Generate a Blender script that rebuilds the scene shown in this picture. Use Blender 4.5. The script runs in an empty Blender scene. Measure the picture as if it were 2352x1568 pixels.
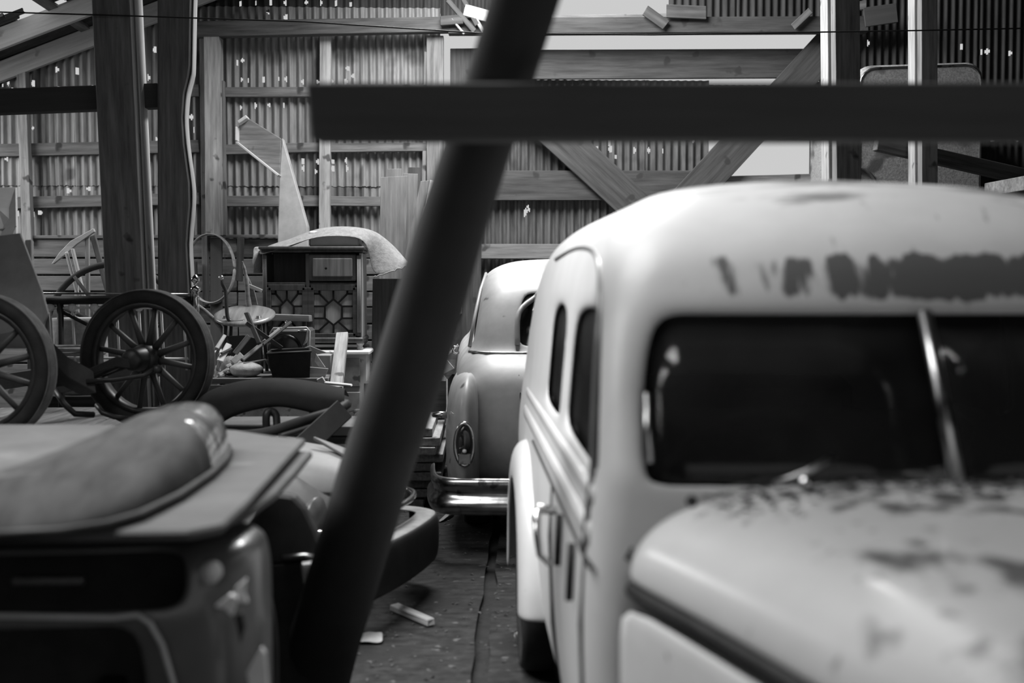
import bpy, bmesh, math, random
from mathutils import Vector, Matrix
random.seed(7)
R = math.radians
scene = bpy.context.scene
COL = scene.collection

# ------------------------------------------------------------------ camera
FPX = 2940.0
CAMZ = 1.52
YAW, PITCH = math.atan((1176 - 1060) / FPX), math.atan((784 - 647) / FPX)
cam_d = bpy.data.cameras.new('camera')
cam = bpy.data.objects.new('camera', cam_d); COL.objects.link(cam)
cam_d.sensor_width = 36.0
cam_d.lens = 36.0 * FPX / 2352.0
cam.location = (0, 0, CAMZ)
cam.rotation_euler = (math.pi / 2 - PITCH, 0, -YAW)
cam_d.dof.use_dof = True
cam_d.dof.focus_distance = 9.6
cam_d.dof.aperture_fstop = 1.9
cam_d.clip_start = 0.02
scene.camera = cam
CAMR = cam.rotation_euler.to_matrix()

# ------------------------------------------------------------------ sky and daylight
world = bpy.data.worlds.new('overcast_sky'); scene.world = world
world.use_nodes = True
bg = world.node_tree.nodes['Background']
bg.inputs[0].default_value = (0.6, 0.6, 0.6, 1)
bg.inputs[1].default_value = 1.0
world.cycles.sampling_method = 'NONE'

def area(name, loc, size, size_y, power, rot=(0, 0, 0), spread=180):
    l = bpy.data.lights.new(name, 'AREA'); l.shape = 'RECTANGLE'
    l.size, l.size_y, l.energy = size, size_y, power
    o = bpy.data.objects.new(name, l); COL.objects.link(o)
    o.location = loc; o.rotation_euler = rot; l.spread = R(spread)
    return o
# daylight falling through the places where roof sheets are missing, plus one added eave lamp
area('roof_gap_daylight', (-1.9, 3.7, 4.05), 3.4, 2.4, 125, (0, R(-21), 0), 90)
area('eave_fill_light', (-5.15, 10.15, 2.92), 0.9, 2.2, 70, (0, R(-40), 0))  # unseen lamp added at the left eave to brighten the end wall
area('roof_gap_daylight', (0.25, 9.8, 4.9), 2.0, 2.0, 380, (0, R(-21), 0))

vs = scene.view_settings
vs.view_transform = 'Standard'; vs.look = 'None'; vs.gamma = 1.0; vs.exposure = 0.0
vs.use_curve_mapping = False
cy = scene.cycles
cy.max_bounces, cy.diffuse_bounces, cy.glossy_bounces, cy.transmission_bounces, cy.transparent_max_bounces = 5, 3, 3, 2, 6
cy.caustics_reflective = cy.caustics_refractive = False

# ------------------------------------------------------------------ helpers
def PX(px, py, Y):
    d = CAMR @ Vector(((px - 1176) / FPX, (784 - py) / FPX, -1))
    return Vector((0, 0, CAMZ)) + d * (Y / d.y)

def tag(o, label=None, cat=None, group=None, kind=None):
    if label: o['label'] = label
    if cat: o['category'] = cat
    if group: o['group'] = group
    if kind: o['kind'] = kind
    return o

def empty(name, loc, label=None, cat=None, group=None, kind=None):
    o = bpy.data.objects.new(name, None); COL.objects.link(o)
    o.location = loc; o.empty_display_size = 0.1
    return tag(o, label, cat, group, kind)

def wm(o):
    m = o.matrix_basis.copy()
    return m if o.parent is None else wm(o.parent) @ o.matrix_parent_inverse @ m

def link(name, me, mat, parent=None, mx=None):
    o = bpy.data.objects.new(name, me); COL.objects.link(o)
    if mat is not None and len(me.materials) == 0: me.materials.append(mat)
    if mx is not None: o.matrix_basis = mx
    if parent is not None:
        o.parent = parent
        o.matrix_parent_inverse = wm(parent).inverted()
    return o

def smooth(me, ang=None):
    for p in me.polygons: p.use_smooth = True
    return me

def mesh(name, v, f, sm=False):
    me = bpy.data.meshes.new(name); me.from_pydata([tuple(a) for a in v], [], f)
    me.validate(); me.update()
    if sm: smooth(me)
    return me

def fixn(me):
    bm = bmesh.new(); bm.from_mesh(me)
    bmesh.ops.recalc_face_normals(bm, faces=bm.faces[:]); bm.to_mesh(me); bm.free()
    return me

def subsurf(o, lv=2):
    m = o.modifiers.new('subsurf', 'SUBSURF'); m.levels = lv; m.render_levels = lv
    return o

def solid(o, t, off=-1):
    m = o.modifiers.new('solid', 'SOLIDIFY'); m.thickness = t; m.offset = off
    return o

def boxmesh(dx, dy, dz, bev=0.004, jit=0.0):
    bm = bmesh.new(); bmesh.ops.create_cube(bm, size=1)
    for v in bm.verts:
        v.co = Vector((v.co.x * dx, v.co.y * dy, v.co.z * dz))
        if jit: v.co += Vector((random.uniform(-jit, jit) * 2, random.uniform(-jit, jit) * .5, random.uniform(-jit, jit)))
    if bev: bmesh.ops.bevel(bm, geom=bm.edges[:], offset=min(bev, .3 * min(dx, dy, dz)), segments=1, affect='EDGES')
    me = bpy.data.meshes.new('box'); bm.to_mesh(me); bm.free()
    return me

def frame(p1, p2, hint=(0, 1, 0)):
    p1, p2 = Vector(p1), Vector(p2)
    x = (p2 - p1).normalized(); h = Vector(hint)
    y = h - x * h.dot(x)
    if y.length < 1e-4: y = Vector((1, 0, 0)) - x * x.x
    y.normalize(); z = x.cross(y)
    m = Matrix((x, y, z)).transposed().to_4x4(); m.translation = (p1 + p2) / 2
    return m

def board(name, p1, p2, width, thick, mat, parent=None, hint=(0, 1, 0), bev=.004, jit=.003):
    """a length of timber from p1 to p2; grain runs along local X"""
    p1, p2 = Vector(p1), Vector(p2)
    return link(name, boxmesh((p2 - p1).length, thick, width, bev, jit), mat, parent, frame(p1, p2, hint))

def bpx(name, a, b, wpx, Y, thick, mat, parent=None, Y2=None, hint=(0, 1, 0), jit=.003):
    Y2 = Y if Y2 is None else Y2
    return board(name, PX(a[0], a[1], Y), PX(b[0], b[1], Y2), wpx * (Y + Y2) / 2 / FPX, thick, mat, parent, hint, jit=jit)

def box(name, c, d, mat, parent=None, rz=0, bev=.004, rot=None):
    m = Matrix.Translation(c) @ (Matrix.Rotation(rz, 4, 'Z') if rot is None else rot.to_matrix().to_4x4())
    return link(name, boxmesh(d[0], d[1], d[2], bev), mat, parent, m)

def polyplate(name, pts, thick, mat, parent=None, dirv=(0, 1, 0), bev=.003):
    """outline of world points given a real thickness along dirv"""
    d = Vector(dirv).normalized() * thick; n = len(pts)
    c = sum((Vector(p) for p in pts), Vector()) / n
    v = [Vector(p) - c for p in pts] + [Vector(p) + d - c for p in pts]
    f = [tuple(range(n)), tuple(range(2 * n - 1, n - 1, -1))] + [(i, n + i, n + (i + 1) % n, (i + 1) % n) for i in range(n)]
    me = fixn(mesh(name, v, f))
    if bev:
        bm = bmesh.new(); bm.from_mesh(me)
        bmesh.ops.bevel(bm, geom=bm.edges[:], offset=min(bev, thick * .3), segments=1, affect='EDGES')
        bm.to_mesh(me); bm.free()
    return link(name, me, mat, parent, Matrix.Translation(c))

def tubemesh(pts, r, n=8, closed=False, flat=None, sm=True):
    P = [Vector(p) for p in pts]; m = len(P); v = []; f = []
    rr = r if isinstance(r, (list, tuple)) else [r] * m
    prev = None
    for i in range(m):
        a = P[(i - 1) % m] if (closed or i > 0) else P[i]
        b = P[(i + 1) % m] if (closed or i < m - 1) else P[i]
        t = (b - a).normalized()
        if prev is None:
            u = Vector((0, 0, 1)) if abs(t.z) < .9 else Vector((0, 1, 0))
        else: u = prev
        u = (u - t * u.dot(t)).normalized(); prev = u; w = t.cross(u)
        for k in range(n):
            an = 2 * math.pi * k / n
            v.append(P[i] + (u * math.cos(an) + w * math.sin(an) * (flat or 1)) * rr[i])
    for i in range(m if closed else m - 1):
        j = (i + 1) % m
        for k in range(n):
            f.append((i * n + k, i * n + (k + 1) % n, j * n + (k + 1) % n, j * n + k))
    if not closed: f += [tuple(range(n))[::-1], tuple(range((m - 1) * n, m * n))]
    return fixn(mesh('tube', v, f, sm))

def tube(name, pts, r, mat, parent=None, n=8, closed=False, flat=None):
    return link(name, tubemesh(pts, r, n, closed, flat), mat, parent)

def lathemesh(prof, n=24, closed=False):
    """profile of (radius, height) turned about local Z"""
    v = []; f = []; m = len(prof)
    for (r, h) in prof:
        for k in range(n):
            a = 2 * math.pi * k / n; v.append((r * math.cos(a), r * math.sin(a), h))
    for i in range(m if closed else m - 1):
        j = (i + 1) % m
        for k in range(n): f.append((i * n + k, i * n + (k + 1) % n, j * n + (k + 1) % n, j * n + k))
    if not closed: f += [tuple(range(n))[::-1], tuple(range((m - 1) * n, m * n))]
    return fixn(mesh('lathe', v, f, True))

def lathe(name, prof, mat, parent, mx, n=24, closed=False):
    return link(name, lathemesh(prof, n, closed), mat, parent, mx)

def gridmesh(rows, closed=False, skip=()):
    v = [p for r in rows for p in r]; n = len(rows[0]); f = []
    for i in range(len(rows) - 1):
        for j in range(n if closed else n - 1):
            if (i, j) in skip: continue
            f.append((i * n + j, i * n + (j + 1) % n, (i + 1) * n + (j + 1) % n, (i + 1) * n + j))
    me = bpy.data.meshes.new('grid'); me.from_pydata([tuple(a) for a in v], [], f)
    bm = bmesh.new(); bm.from_mesh(me)
    bmesh.ops.delete(bm, geom=[x for x in bm.verts if not x.link_faces], context='VERTS')
    bmesh.ops.recalc_face_normals(bm, faces=bm.faces[:]); bm.to_mesh(me); bm.free()
    return smooth(me)

def loft(name, rows, mat, parent=None, closed=False, thick=0, sub=1, skip=(), mx=None):
    o = link(name, gridmesh(rows, closed, skip), mat, parent, mx)
    if thick: solid(o, thick)
    if sub: subsurf(o, sub)
    return o

def catmull(pts, k=6):
    P = [Vector(p) for p in pts]; out = []
    for i in range(len(P) - 1):
        a, b, c, d = P[max(i - 1, 0)], P[i], P[i + 1], P[min(i + 2, len(P) - 1)]
        for s in range(k):
            t = s / k
            out.append(.5 * ((2 * b) + (c - a) * t + (2 * a - 5 * b + 4 * c - d) * t * t + (3 * b - a - 3 * c + d) * t ** 3))
    out.append(P[-1]); return out

# ------------------------------------------------------------------ materials
MATS = {}
def M(name, v, rough=.7, metal=0, var=.25, scale=6, stretch=(1, 1, 1), bump=0, spots=None, spec=.5, coat=0):
    """grey procedural surface: fine grain plus optional darker/lighter patches (scale, threshold, value)"""
    if name in MATS: return MATS[name]
    m = bpy.data.materials.new(name); m.use_nodes = True; MATS[name] = m
    N, L = m.node_tree.nodes, m.node_tree.links
    b = N['Principled BSDF']
    tc = N.new('ShaderNodeTexCoord'); mp = N.new('ShaderNodeMapping'); mp.inputs['Scale'].default_value = stretch
    L.new(tc.outputs['Object'], mp.inputs['Vector'])
    no = N.new('ShaderNodeTexNoise'); no.inputs['Scale'].default_value = scale; no.inputs['Detail'].default_value = 4; no.inputs['Roughness'].default_value = .62
    L.new(mp.outputs['Vector'], no.inputs['Vector'])
    cr = N.new('ShaderNodeValToRGB')
    lo, hi = max(v * (1 - var), 0), min(v * (1 + var), 1)
    cr.color_ramp.elements[0].position = .3; cr.color_ramp.elements[0].color = (lo, lo, lo, 1)
    cr.color_ramp.elements[1].position = .7; cr.color_ramp.elements[1].color = (hi, hi, hi, 1)
    L.new(no.outputs['Fac'], cr.inputs['Fac'])
    col = cr.outputs['Color']
    for (sc, th, val) in (spots or []):
        n2 = N.new('ShaderNodeTexNoise'); n2.inputs['Scale'].default_value = sc; n2.inputs['Detail'].default_value = 2.5
        L.new(tc.outputs['Object'], n2.inputs['Vector'])
        c2 = N.new('ShaderNodeValToRGB')
        c2.color_ramp.elements[0].position = th; c2.color_ramp.elements[0].color = (0, 0, 0, 1)
        c2.color_ramp.elements[1].position = min(th + .06, 1); c2.color_ramp.elements[1].color = (1, 1, 1, 1)
        L.new(n2.outputs['Fac'], c2.inputs['Fac'])
        mx = N.new('ShaderNodeMix'); mx.data_type = 'RGBA'
        mx.inputs['B'].default_value = (val, val, val, 1) if False else mx.inputs['B'].default_value
        mx.inputs[7].default_value = (val, val, val, 1)
        L.new(c2.outputs['Color'], mx.inputs[0]); L.new(col, mx.inputs[6]); col = mx.outputs[2]
    L.new(col, b.inputs['Base Color'])
    b.inputs['Roughness'].default_value = rough; b.inputs['Metallic'].default_value = metal
    b.inputs['Specular IOR Level'].default_value = spec
    if coat: b.inputs['Coat Weight'].default_value = coat; b.inputs['Coat Roughness'].default_value = .12
    if bump > .1:
        bp = N.new('ShaderNodeBump'); bp.inputs['Strength'].default_value = bump; bp.inputs['Distance'].default_value = .02
        L.new(no.outputs['Fac'], bp.inputs['Height']); L.new(bp.outputs['Normal'], b.inputs['Normal'])
    return m

GR = (1, 14, 14)
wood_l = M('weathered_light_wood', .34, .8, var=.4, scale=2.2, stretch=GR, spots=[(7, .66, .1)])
wood_m = M('weathered_grey_wood', .17, .85, var=.45, scale=2.2, stretch=GR, spots=[(6, .66, .05)])
wood_mz = M('weathered_grey_wood_upright', .17, .85, var=.45, scale=2.2, stretch=(14, 14, 1))
wood_dm = M('dark_grey_wood', .055, .85, var=.45, scale=2.2, stretch=GR, spots=[(6, .66, .03)])
wood_d = M('old_dark_wood', .075, .9, var=.5, scale=2.2, stretch=GR)
wood_w = M('pale_wood_and_lit_faces', .55, .75, var=.2, scale=2, stretch=GR, spots=[(5, .7, .2)])  # pale wood, also used to paint lit post sides and rafters
wood_k = M('blackened_timber', .08, .9, bump=.03, var=.12, scale=2, stretch=GR, spec=.2)
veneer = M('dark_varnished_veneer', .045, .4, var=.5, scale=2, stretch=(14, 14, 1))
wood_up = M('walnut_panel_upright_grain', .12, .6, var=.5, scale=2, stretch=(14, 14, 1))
galv = M('dull_galvanised_sheet', .26, .62, .15, var=.3, scale=3, stretch=(6, 6, 1), spots=[(2.2, .62, .13)])
galv_b = M('bright_galvanised_sheet', .36, .6, .15, var=.28, scale=3, stretch=(6, 6, 1), spots=[(2.5, .66, .2)])
galv_d = M('rusty_dark_sheet', .13, .75, .1, var=.45, scale=3, stretch=(6, 6, 1), spots=[(2.2, .6, .06)])
galv_k = M('near_black_sheet', .045, .8, .1, var=.45, scale=3, stretch=(6, 6, 1))  # near-black sheets for the gable and right-hand end wall
galv_e = M('rust_brown_sheet', .085, .75, .1, var=.5, scale=3, stretch=(6, 6, 1), spots=[(2.2, .6, .05)])
roof_m = M('rusted_roof_sheet', .06, .8, .1, var=.5, scale=3)
concrete = M('dirty_concrete', .03, .9, spec=.25, var=.7, scale=11, bump=.6, stretch=(1, 1.6, 1), spots=[(2.6, .58, .025), (14, .66, .12)])
earth = M('packed_earth', .015, .95, var=.5, scale=9, bump=.8)
ground_o = M('dry_pale_ground', .45, .95, var=.2, scale=2)
black = M('soot_black_steel', .02, .6, var=.4, scale=9, spec=.3)
steel_d = M('dark_oiled_steel', .04, .45, .4, var=.4, scale=9)
rubber = M('worn_black_rubber', .022, .75, var=.4, scale=12, spec=.3)
tread = M('grey_tyre_tread', .11, .85, var=.4, scale=12)  # tread set lighter than the tyre rubber
chrome = M('tarnished_chrome', .62, .16, 1, var=.18, scale=9, bump=.03, spots=[(14, .66, .2)])
chrome_d = M('dull_chrome', .4, .3, 1, var=.3, scale=9, bump=.05, spots=[(10, .6, .12)])
cream = M('chalky_cream_paint', .56, .42, var=.06, scale=5, bump=.02, spots=[(26, .72, .2)], coat=.15)
grey_p = M('faded_grey_car_paint', .43, .5, var=.22, scale=4, bump=.03, spots=[(9, .68, .1)], coat=.05)
grey_l = M('faded_light_car_paint', .38, .4, var=.2, scale=4, bump=.03, spots=[(9, .7, .15)], coat=.2)
dk_p = M('dull_dark_car_paint', .09, .4, var=.3, scale=4, bump=.03, coat=.2)
sheet_m = M('dusty_sheet_metal', .08, .7, spec=.2, var=.2, scale=4, bump=.05, spots=[(3.5, .64, .12)])
sheet_d = M('dusty_dark_sheet_metal', .17, .55, var=.3, scale=4, bump=.05)
white_p = M('chipped_white_paint', .7, .6, var=.1, scale=6, spots=[(12, .66, .2)])
white_d = M('soiled_white_paint', .26, .7, var=.35, scale=6, spots=[(10, .6, .08)])
canvas = M('worn_canvas', .25, .95, var=.2, scale=30, bump=.3, spots=[(4, .62, .22)])
sack_m = M('pale_sackcloth', .42, .95, var=.2, scale=25, bump=.3)
leaf_m = M('dry_leaf_litter', .05, .9, var=.6, scale=20)
paper_m = M('crumpled_paper', .5, .8, var=.2, scale=9, bump=.5)
mottled = M('mottled_aged_aluminium', .34, .75, .2, var=.35, scale=70, bump=.12, spots=[(3, .6, .12)])
seat_m = M('worn_seat_cloth', .14, .95, var=.2, scale=20)
knob_m = M('pale_knob', .5, .4, var=.1)
rim_m = M('wooden_spoke_paint', .05, .6, var=.4, scale=5)

def glassmat(name, tint, refl, rough=.06):
    m = bpy.data.materials.new(name); m.use_nodes = True
    N, L = m.node_tree.nodes, m.node_tree.links
    N.remove(N['Principled BSDF'])
    t = N.new('ShaderNodeBsdfTransparent'); t.inputs[0].default_value = (tint, tint, tint, 1)
    g = N.new('ShaderNodeBsdfGlossy'); g.inputs[0].default_value = (.9, .9, .9, 1); g.inputs['Roughness'].default_value = rough
    d = N.new('ShaderNodeBsdfDiffuse'); d.inputs[0].default_value = (.1, .1, .1, 1)
    no = N.new('ShaderNodeTexNoise'); no.inputs['Scale'].default_value = 5
    tc = N.new('ShaderNodeTexCoord'); L.new(tc.outputs['Object'], no.inputs['Vector'])
    x1 = N.new('ShaderNodeMixShader'); x1.inputs[0].default_value = refl
    x2 = N.new('ShaderNodeMixShader')
    mu = N.new('ShaderNodeMath'); mu.operation = 'MULTIPLY'; mu.inputs[1].default_value = .25
    L.new(no.outputs['Fac'], mu.inputs[0]); L.new(mu.outputs[0], x2.inputs[0])
    L.new(t.outputs[0], x1.inputs[1]); L.new(g.outputs[0], x1.inputs[2])
    L.new(x1.outputs[0], x2.inputs[1]); L.new(d.outputs[0], x2.inputs[2])
    L.new(x2.outputs[0], N['Material Output'].inputs[0])
    return m
glass = glassmat('dusty_car_glass', .5, .025, .12)
glass_d = glassmat('amber_dark_glass', .25, .08)

# ------------------------------------------------------------------ floor and ground
gnd = link('ground', mesh('ground', [(-60, -40, -.06), (60, -40, -.06), (60, 70, -.06), (-60, 70, -.06)], [(0, 1, 2, 3)]), ground_o)
tag(gnd, 'pale dry ground outside the barn', 'ground', kind='structure')
floor = empty('floor', (0, 5, 0), 'dirty concrete barn floor with one ragged joint', 'floor', kind='structure')
def slab(x0f, x1f, y0, y1, ragged_left=False, ragged_right=False):
    n = 60; top = []
    L_, R_ = [], []
    for i in range(n + 1):
        y = y0 + (y1 - y0) * i / n
        L_.append(Vector((x0f(y) + (random.uniform(-.012, .012) if ragged_left else 0), y, 0)))
        R_.append(Vector((x1f(y) + (random.uniform(-.012, .012) if ragged_right else 0), y, 0)))
    v = L_ + R_ + [p - Vector((0, 0, .05)) for p in L_] + [p - Vector((0, 0, .05)) for p in R_]
    k = n + 1; f = []
    for i in range(n):
        f += [(i, k + i, k + i + 1, i + 1), (i, i + 1, 2 * k + i + 1, 2 * k + i), (k + i + 1, k + i, 3 * k + i, 3 * k + i + 1)]
    return fixn(mesh('slab', v, f))
jx = lambda y: .06 + .05 * (y - 4.8)
link('concrete_slab', slab(lambda y: -6, lambda y: jx(y) - .028, -3, 12.3, ragged_right=True), concrete, floor)
link('concrete_slab', slab(lambda y: jx(y) + .028, lambda y: 9, -3, 12.3, ragged_left=True), concrete, floor)
link('joint_fill', mesh('joint', [(-6, -3, -.03), (9, -3, -.03), (9, 12.3, -.03), (-6, 12.3, -.03)], [(0, 1, 2, 3)]), earth, floor)

# ------------------------------------------------------------------ corrugated sheets
def corrmesh(w, h, holes=(), pitch=.072, amp=.019, seg=6, top=None, rag=0):
    """local X across, Z up; holes are (x, z, half_w, half_h); top(x) gives a sloping upper edge"""
    nc = max(int(round(w / pitch * seg)), 2)
    zs = {0.0, h}
    for (hx, hz, hw, hh) in holes:
        zs.add(max(hz - hh, 0)); zs.add(min(hz + hh, h)); zs.add(min(max(hz - hh * .5, 0), h)); zs.add(min(max(hz + hh * .5, 0), h))
    for k in range(1, 4): zs.add(h * k / 4)
    zs = sorted(zs); rows = []
    ph = random.random()
    for z in zs:
        r = []
        for i in range(nc + 1):
            x = w * i / nc
            zz = z
            if top is not None: zz = min(z, top(x)) if z < h else top(x)
            if rag and z == 0: zz += random.uniform(0, rag)
            wob = .004 * math.sin(z * 3 + x * 9 + ph * 6)
            r.append((x + .3 * wob, amp * math.cos(2 * math.pi * x / pitch) + wob, zz))
        rows.append(r)
    skip = set()
    for (hx, hz, hw, hh) in holes:
        for i in range(len(zs) - 1):
            zc = (zs[i] + zs[i + 1]) / 2
            if abs(zc - hz) > hh: continue
            f = 1 if abs(zc - hz) < hh * .5 else .62
            for j in range(nc):
                xc = w * (j + .5) / nc
                if abs(xc - hx) < max(hw * f, w / nc * .51): skip.add((i, j))
    return gridmesh(rows, False, skip)

WY = 12.0
SB = FPX / WY
def roofz(x): return 5.16 + .39 * x if x < 1.9 else 5.16 + .39 * 1.9 - .39 * (x - 1.9)
# pin holes and tears seen against the sky, in the wall plane
HOLES_PX = [(5,195),(18,190),(28,208),(10,222),(60,195),(77,192),(130,160),(178,163),(108,208),(137,204),(171,206),(213,202),(322,116),(355,114),(318,180),(339,178),
            (14,365),(75,294),(242,380),(42,490),(75,492),(91,488),(157,438),(203,433),(320,325),(328,318),(361,320),(438,268),(444,298),
            (552,8),(587,6),(622,4),(655,6),(704,6),(738,7),(772,7),(805,9),(616,27),(657,40),(931,66),(545,144),(557,139),(555,183),(570,184),(604,182),(639,180),(657,181),(695,187),(729,188),(763,187),(794,188),(799,157),(811,174),
            (553,247),(586,242),(618,241),(652,242),(695,370),(697,386),(730,371),(764,371),(764,387),(796,369),(797,387),(664,371),(725,394),(1048,90),
            (1370,342),(1402,342),(1457,345),(1490,345),(1522,347),(1400,328),(1476,320),(1592,322),(1625,322),(1625,332),(1677,323),(1415,360),(1395,383),(1480,383),(1893,378),
            (1213,475),(1208,485),(1216,482),(1206,492),
            (1752,140),(1778,140),(1815,145),(1995,98),(2208,108),(2268,118),(2320,122),(2252,120),(2280,318),(2316,317),(2349,308),(2304,407),(2335,320)]
def wallholes(x0, x1, z0, z1, Y=WY, hs=1.0):
    out = []
    for (px, py) in HOLES_PX:
        p = PX(px, py, Y)
        if x0 + .02 < p.x < x1 - .02 and z0 + .02 < p.z < z1 - .02:
            out.append((p.x - x0, p.z - z0, random.uniform(.009, .018) * hs, random.uniform(.018, .032) * hs))
    return out

wall = empty('wall_back', (0, WY, 0), 'corrugated iron end wall of the barn with nail holes', 'wall', kind='structure')
def sheet(x0, x1, z0, z1, mat, parent, Y=WY, top=False, rag=.0, extra=()):
    h = z1 - z0
    t = (lambda x: min(h, roofz(x0 + x) - z0)) if top else None
    hl = wallholes(x0, x1, z0, z1, Y) + [(a - x0, b - z0, c, d) for (a, b, c, d) in extra]
    return link('corrugated_sheet', corrmesh(x1 - x0, h, hl, top=t, rag=rag), mat, parent, Matrix.Translation((x0, Y + random.uniform(0, .012), z0)))

# left part of the end wall, from the eave to the doorway
DX0, DX1 = -.19, 3.47
xs = [-5.6, -4.92, -4.22, -3.56, -2.9, -2.24, -1.58, -.92, DX0 - .0]
tone = [galv_b, galv_b, galv_b, galv_b, galv, galv, galv_d, galv]
for i in range(len(xs) - 1):
    a, b = xs[i] - .02, xs[i + 1] + .02
    if i == len(xs) - 2: b = DX0
    sheet(a, b, 0, 2.45, tone[i], wall, WY + .012, rag=.02)
    sheet(a, b, 2.4, 4.05, tone[i] if i != 6 else galv, wall, WY - .002, top=True, rag=.01)
    if roofz(b) > 4.1: sheet(a, b, 4.0, roofz(b), galv_k, wall, WY + .012, top=True)
# gable above the doorway, one sheet torn away
for (a, b, z0) in [(DX0, .45, 3.86), (.43, .82, 3.86), (.8, 1.4, 4.75), (1.38, 1.96, 4.75), (1.94, 2.58, 3.86), (2.56, 3.2, 3.86), (3.18, DX1 + .05, 3.86)]:
    sheet(a, b, z0, max(roofz(a), roofz(b)) + .1, galv_k, wall, WY + .012, top=True)
for i in range(6):
    a = DX1 + i * .7; b = a + .73
    sheet(a, b, 0, 2.45, galv_k, wall, WY + .012)
    sheet(a, b, 2.4, max(roofz(a), 2.6), galv_k, wall, WY, top=True)
# timber framing of the end wall
def zpy(py, Y=WY): return PX(1060, py, Y).z
def xpx(px, Y=WY): return PX(px, 647, Y).x
def girt(px0, py0, px1, py1, wpx=24, mat=wood_m, name='girt', Y=WY - .06, t=.05):
    return bpx(name, (px0, py0), (px1, py1), wpx, Y, t, mat, wall)
girt(-320, 224, 458, 208, 26); girt(-320, 352, 458, 336, 28, wood_m); girt(-320, 474, 458, 456, 26, wood_m)
girt(512, 212, 738, 212, 22); girt(512, 344, 738, 338, 22); girt(512, 462, 738, 462, 24)
girt(758, 206, 980, 206, 20); girt(758, 340, 980, 338, 20); girt(758, 462, 980, 464, 22)
bpx('stud', (52, 160), (66, 560), 20, WY - .12, .1, wood_l, wall)
bpx('stud', (-150, 240), (-140, 700), 22, WY - .12, .1, wood_m, wall)
bpx('stud', (468, 85), (474, 700), 13, WY - .11, .1, wood_m, wall)
bpx('stud', (490, 86), (494, 541), 34, WY - .16, .18, wood_l, wall)
bpx('stud', (509, 186), (515, 541), 14, WY - .1, .08, wood_m, wall)
bpx('stud', (748, 84), (746, 541), 25, WY - .1, .1, wood_l, wall)
bpx('stud', (979, 120), (972, 541), 9, WY - .06, .05, wood_l, wall)
bpx('door_jamb', (1000, 84), (1000, 1010), 38, WY - .1, .14, wood_m, wall)
bpx('door_jamb', (1912, 78), (1920, 1010), 30, WY - .1, .14, wood_m, wall)
bpx('header_beam', (436, 70), (1034, 58), 34, WY - .2, .12, wood_d, wall)
bpx('header_beam', (1030, 62), (1990, 58), 36, WY - .2, .12, wood_dm, wall)
bpx('header_beam', (1232, 44), (1530, 40), 8, WY - .12, .2, wood_m, wall)
# lining planks along the foot of the wall
for k, (a, b) in enumerate([(547, 592), (594, 631), (633, 668), (670, 704), (706, 742), (744, 780), (782, 830), (832, 880), (882, 950), (952, 1022)]):
    for (q0, q1) in ((-300, 72), (75, 545), (548, 1002)):
        za, zb = zpy(a, WY - .08), zpy(b, WY - .08)
        o = board('lining_plank', (xpx(q0, WY - .08), WY - .08 - random.uniform(0, .012), (za + zb) / 2), (xpx(q1, WY - .08), WY - .08 - random.uniform(0, .012), (za + zb) / 2), za - zb - .006, .03, random.choice([wood_m, wood_m, wood_m, wood_d]), wall)
bpx('ledge_strip', (75, 544), (1000, 541), 7, WY - .1, .07, wood_m, wall)
# scraps of lumber hanging about the header
for (a, b, w, m) in [((1028, 0), (1090, 72), 12, wood_d), ((1062, -6), (1096, 58), 10, wood_k), ((1066, 22), (1128, 40), 26, wood_w), ((1036, 42), (1066, 78), 5, wood_l),
                     ((1088, 36), (1122, 92), 8, wood_l), ((1012, 48), (1062, 44), 22, wood_d), ((1822, 62), (1862, 24), 16, wood_m), ((1482, 24), (1530, 58), 24, wood_d),
                     ((1530, 26), (1622, 30), 30, wood_d), ((1890, 26), (1938, -4), 22, wood_w), ((1930, 18), (1990, 12), 20, wood_m), ((1985, 40), (2060, 30), 44, wood_k)]:
    bpx('broken_batten', a, b, w, WY - .3, .03, m, wall)

# ------------------------------------------------------------------ hanging barn door in the doorway
DY = WY + .1
door = empty('door_1', (1.6, DY, 0), 'braced barn door of planks and rusty corrugated iron with gaps along its edges', 'door', kind='structure')
dz = lambda py: PX(1060, py, DY).z
dx = lambda px: PX(px, 647, DY).x
# iron skin of the door; one panel has gone and leaves a hole beside the brace
for i in range(6):
    a = dx(1036) + i * .605; b = a + .62
    if i < 4: sheet(a, b, .1, dz(182), galv_e, door, DY)
    elif i == 4:
        sheet(a, b, .1, dz(402), galv_e, door, DY); sheet(a, b, dz(302), dz(192), galv_e, door, DY)
    else:
        sheet(a + .38, b, .1, dz(182), galv_e, door, DY); sheet(a, a + .4, .1, dz(402), galv_e, door, DY); sheet(a, a + .4, dz(302), dz(192), galv_e, door, DY)
DYf = DY - .06
bpx('top_rail', (1036, 150), (1895, 146), 66, DYf, .05, wood_dm, door)
bpx('top_rail', (1036, 122), (1895, 122), 14, DYf + .03, .05, wood_d, door)
bpx('stile', (1070, 112), (1070, 1000), 70, DYf - .05, .04, wood_dm, door)
bpx('stile', (1889, 112), (1889, 1000), 14, DYf - .05, .04, wood_m, door)
bpx('middle_rail', (1036, 426), (1640, 426), 68, DYf - .02, .04, wood_dm, door)
bpx('middle_rail', (1640, 418), (1895, 412), 26, DYf - .02, .04, wood_m, door)
bpx('lower_rail', (1098, 577), (1895, 577), 34, DYf - .02, .04, wood_m, door)
bpx('brace', (1150, 190), (1640, 640), 78, DYf - .07, .04, wood_dm, door)
bpx('brace', (1935, 70), (1480, 565), 76, DYf - .11, .04, wood_dm, door)
# hasp and padlock on the stile
hp = PX(1050, 708, DYf - .08)
h = box('hasp', hp, (.09, .012, .1), chrome_d, door)
box('padlock', hp + Vector((.005, -.02, -.03)), (.055, .025, .05), chrome, door)

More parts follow.
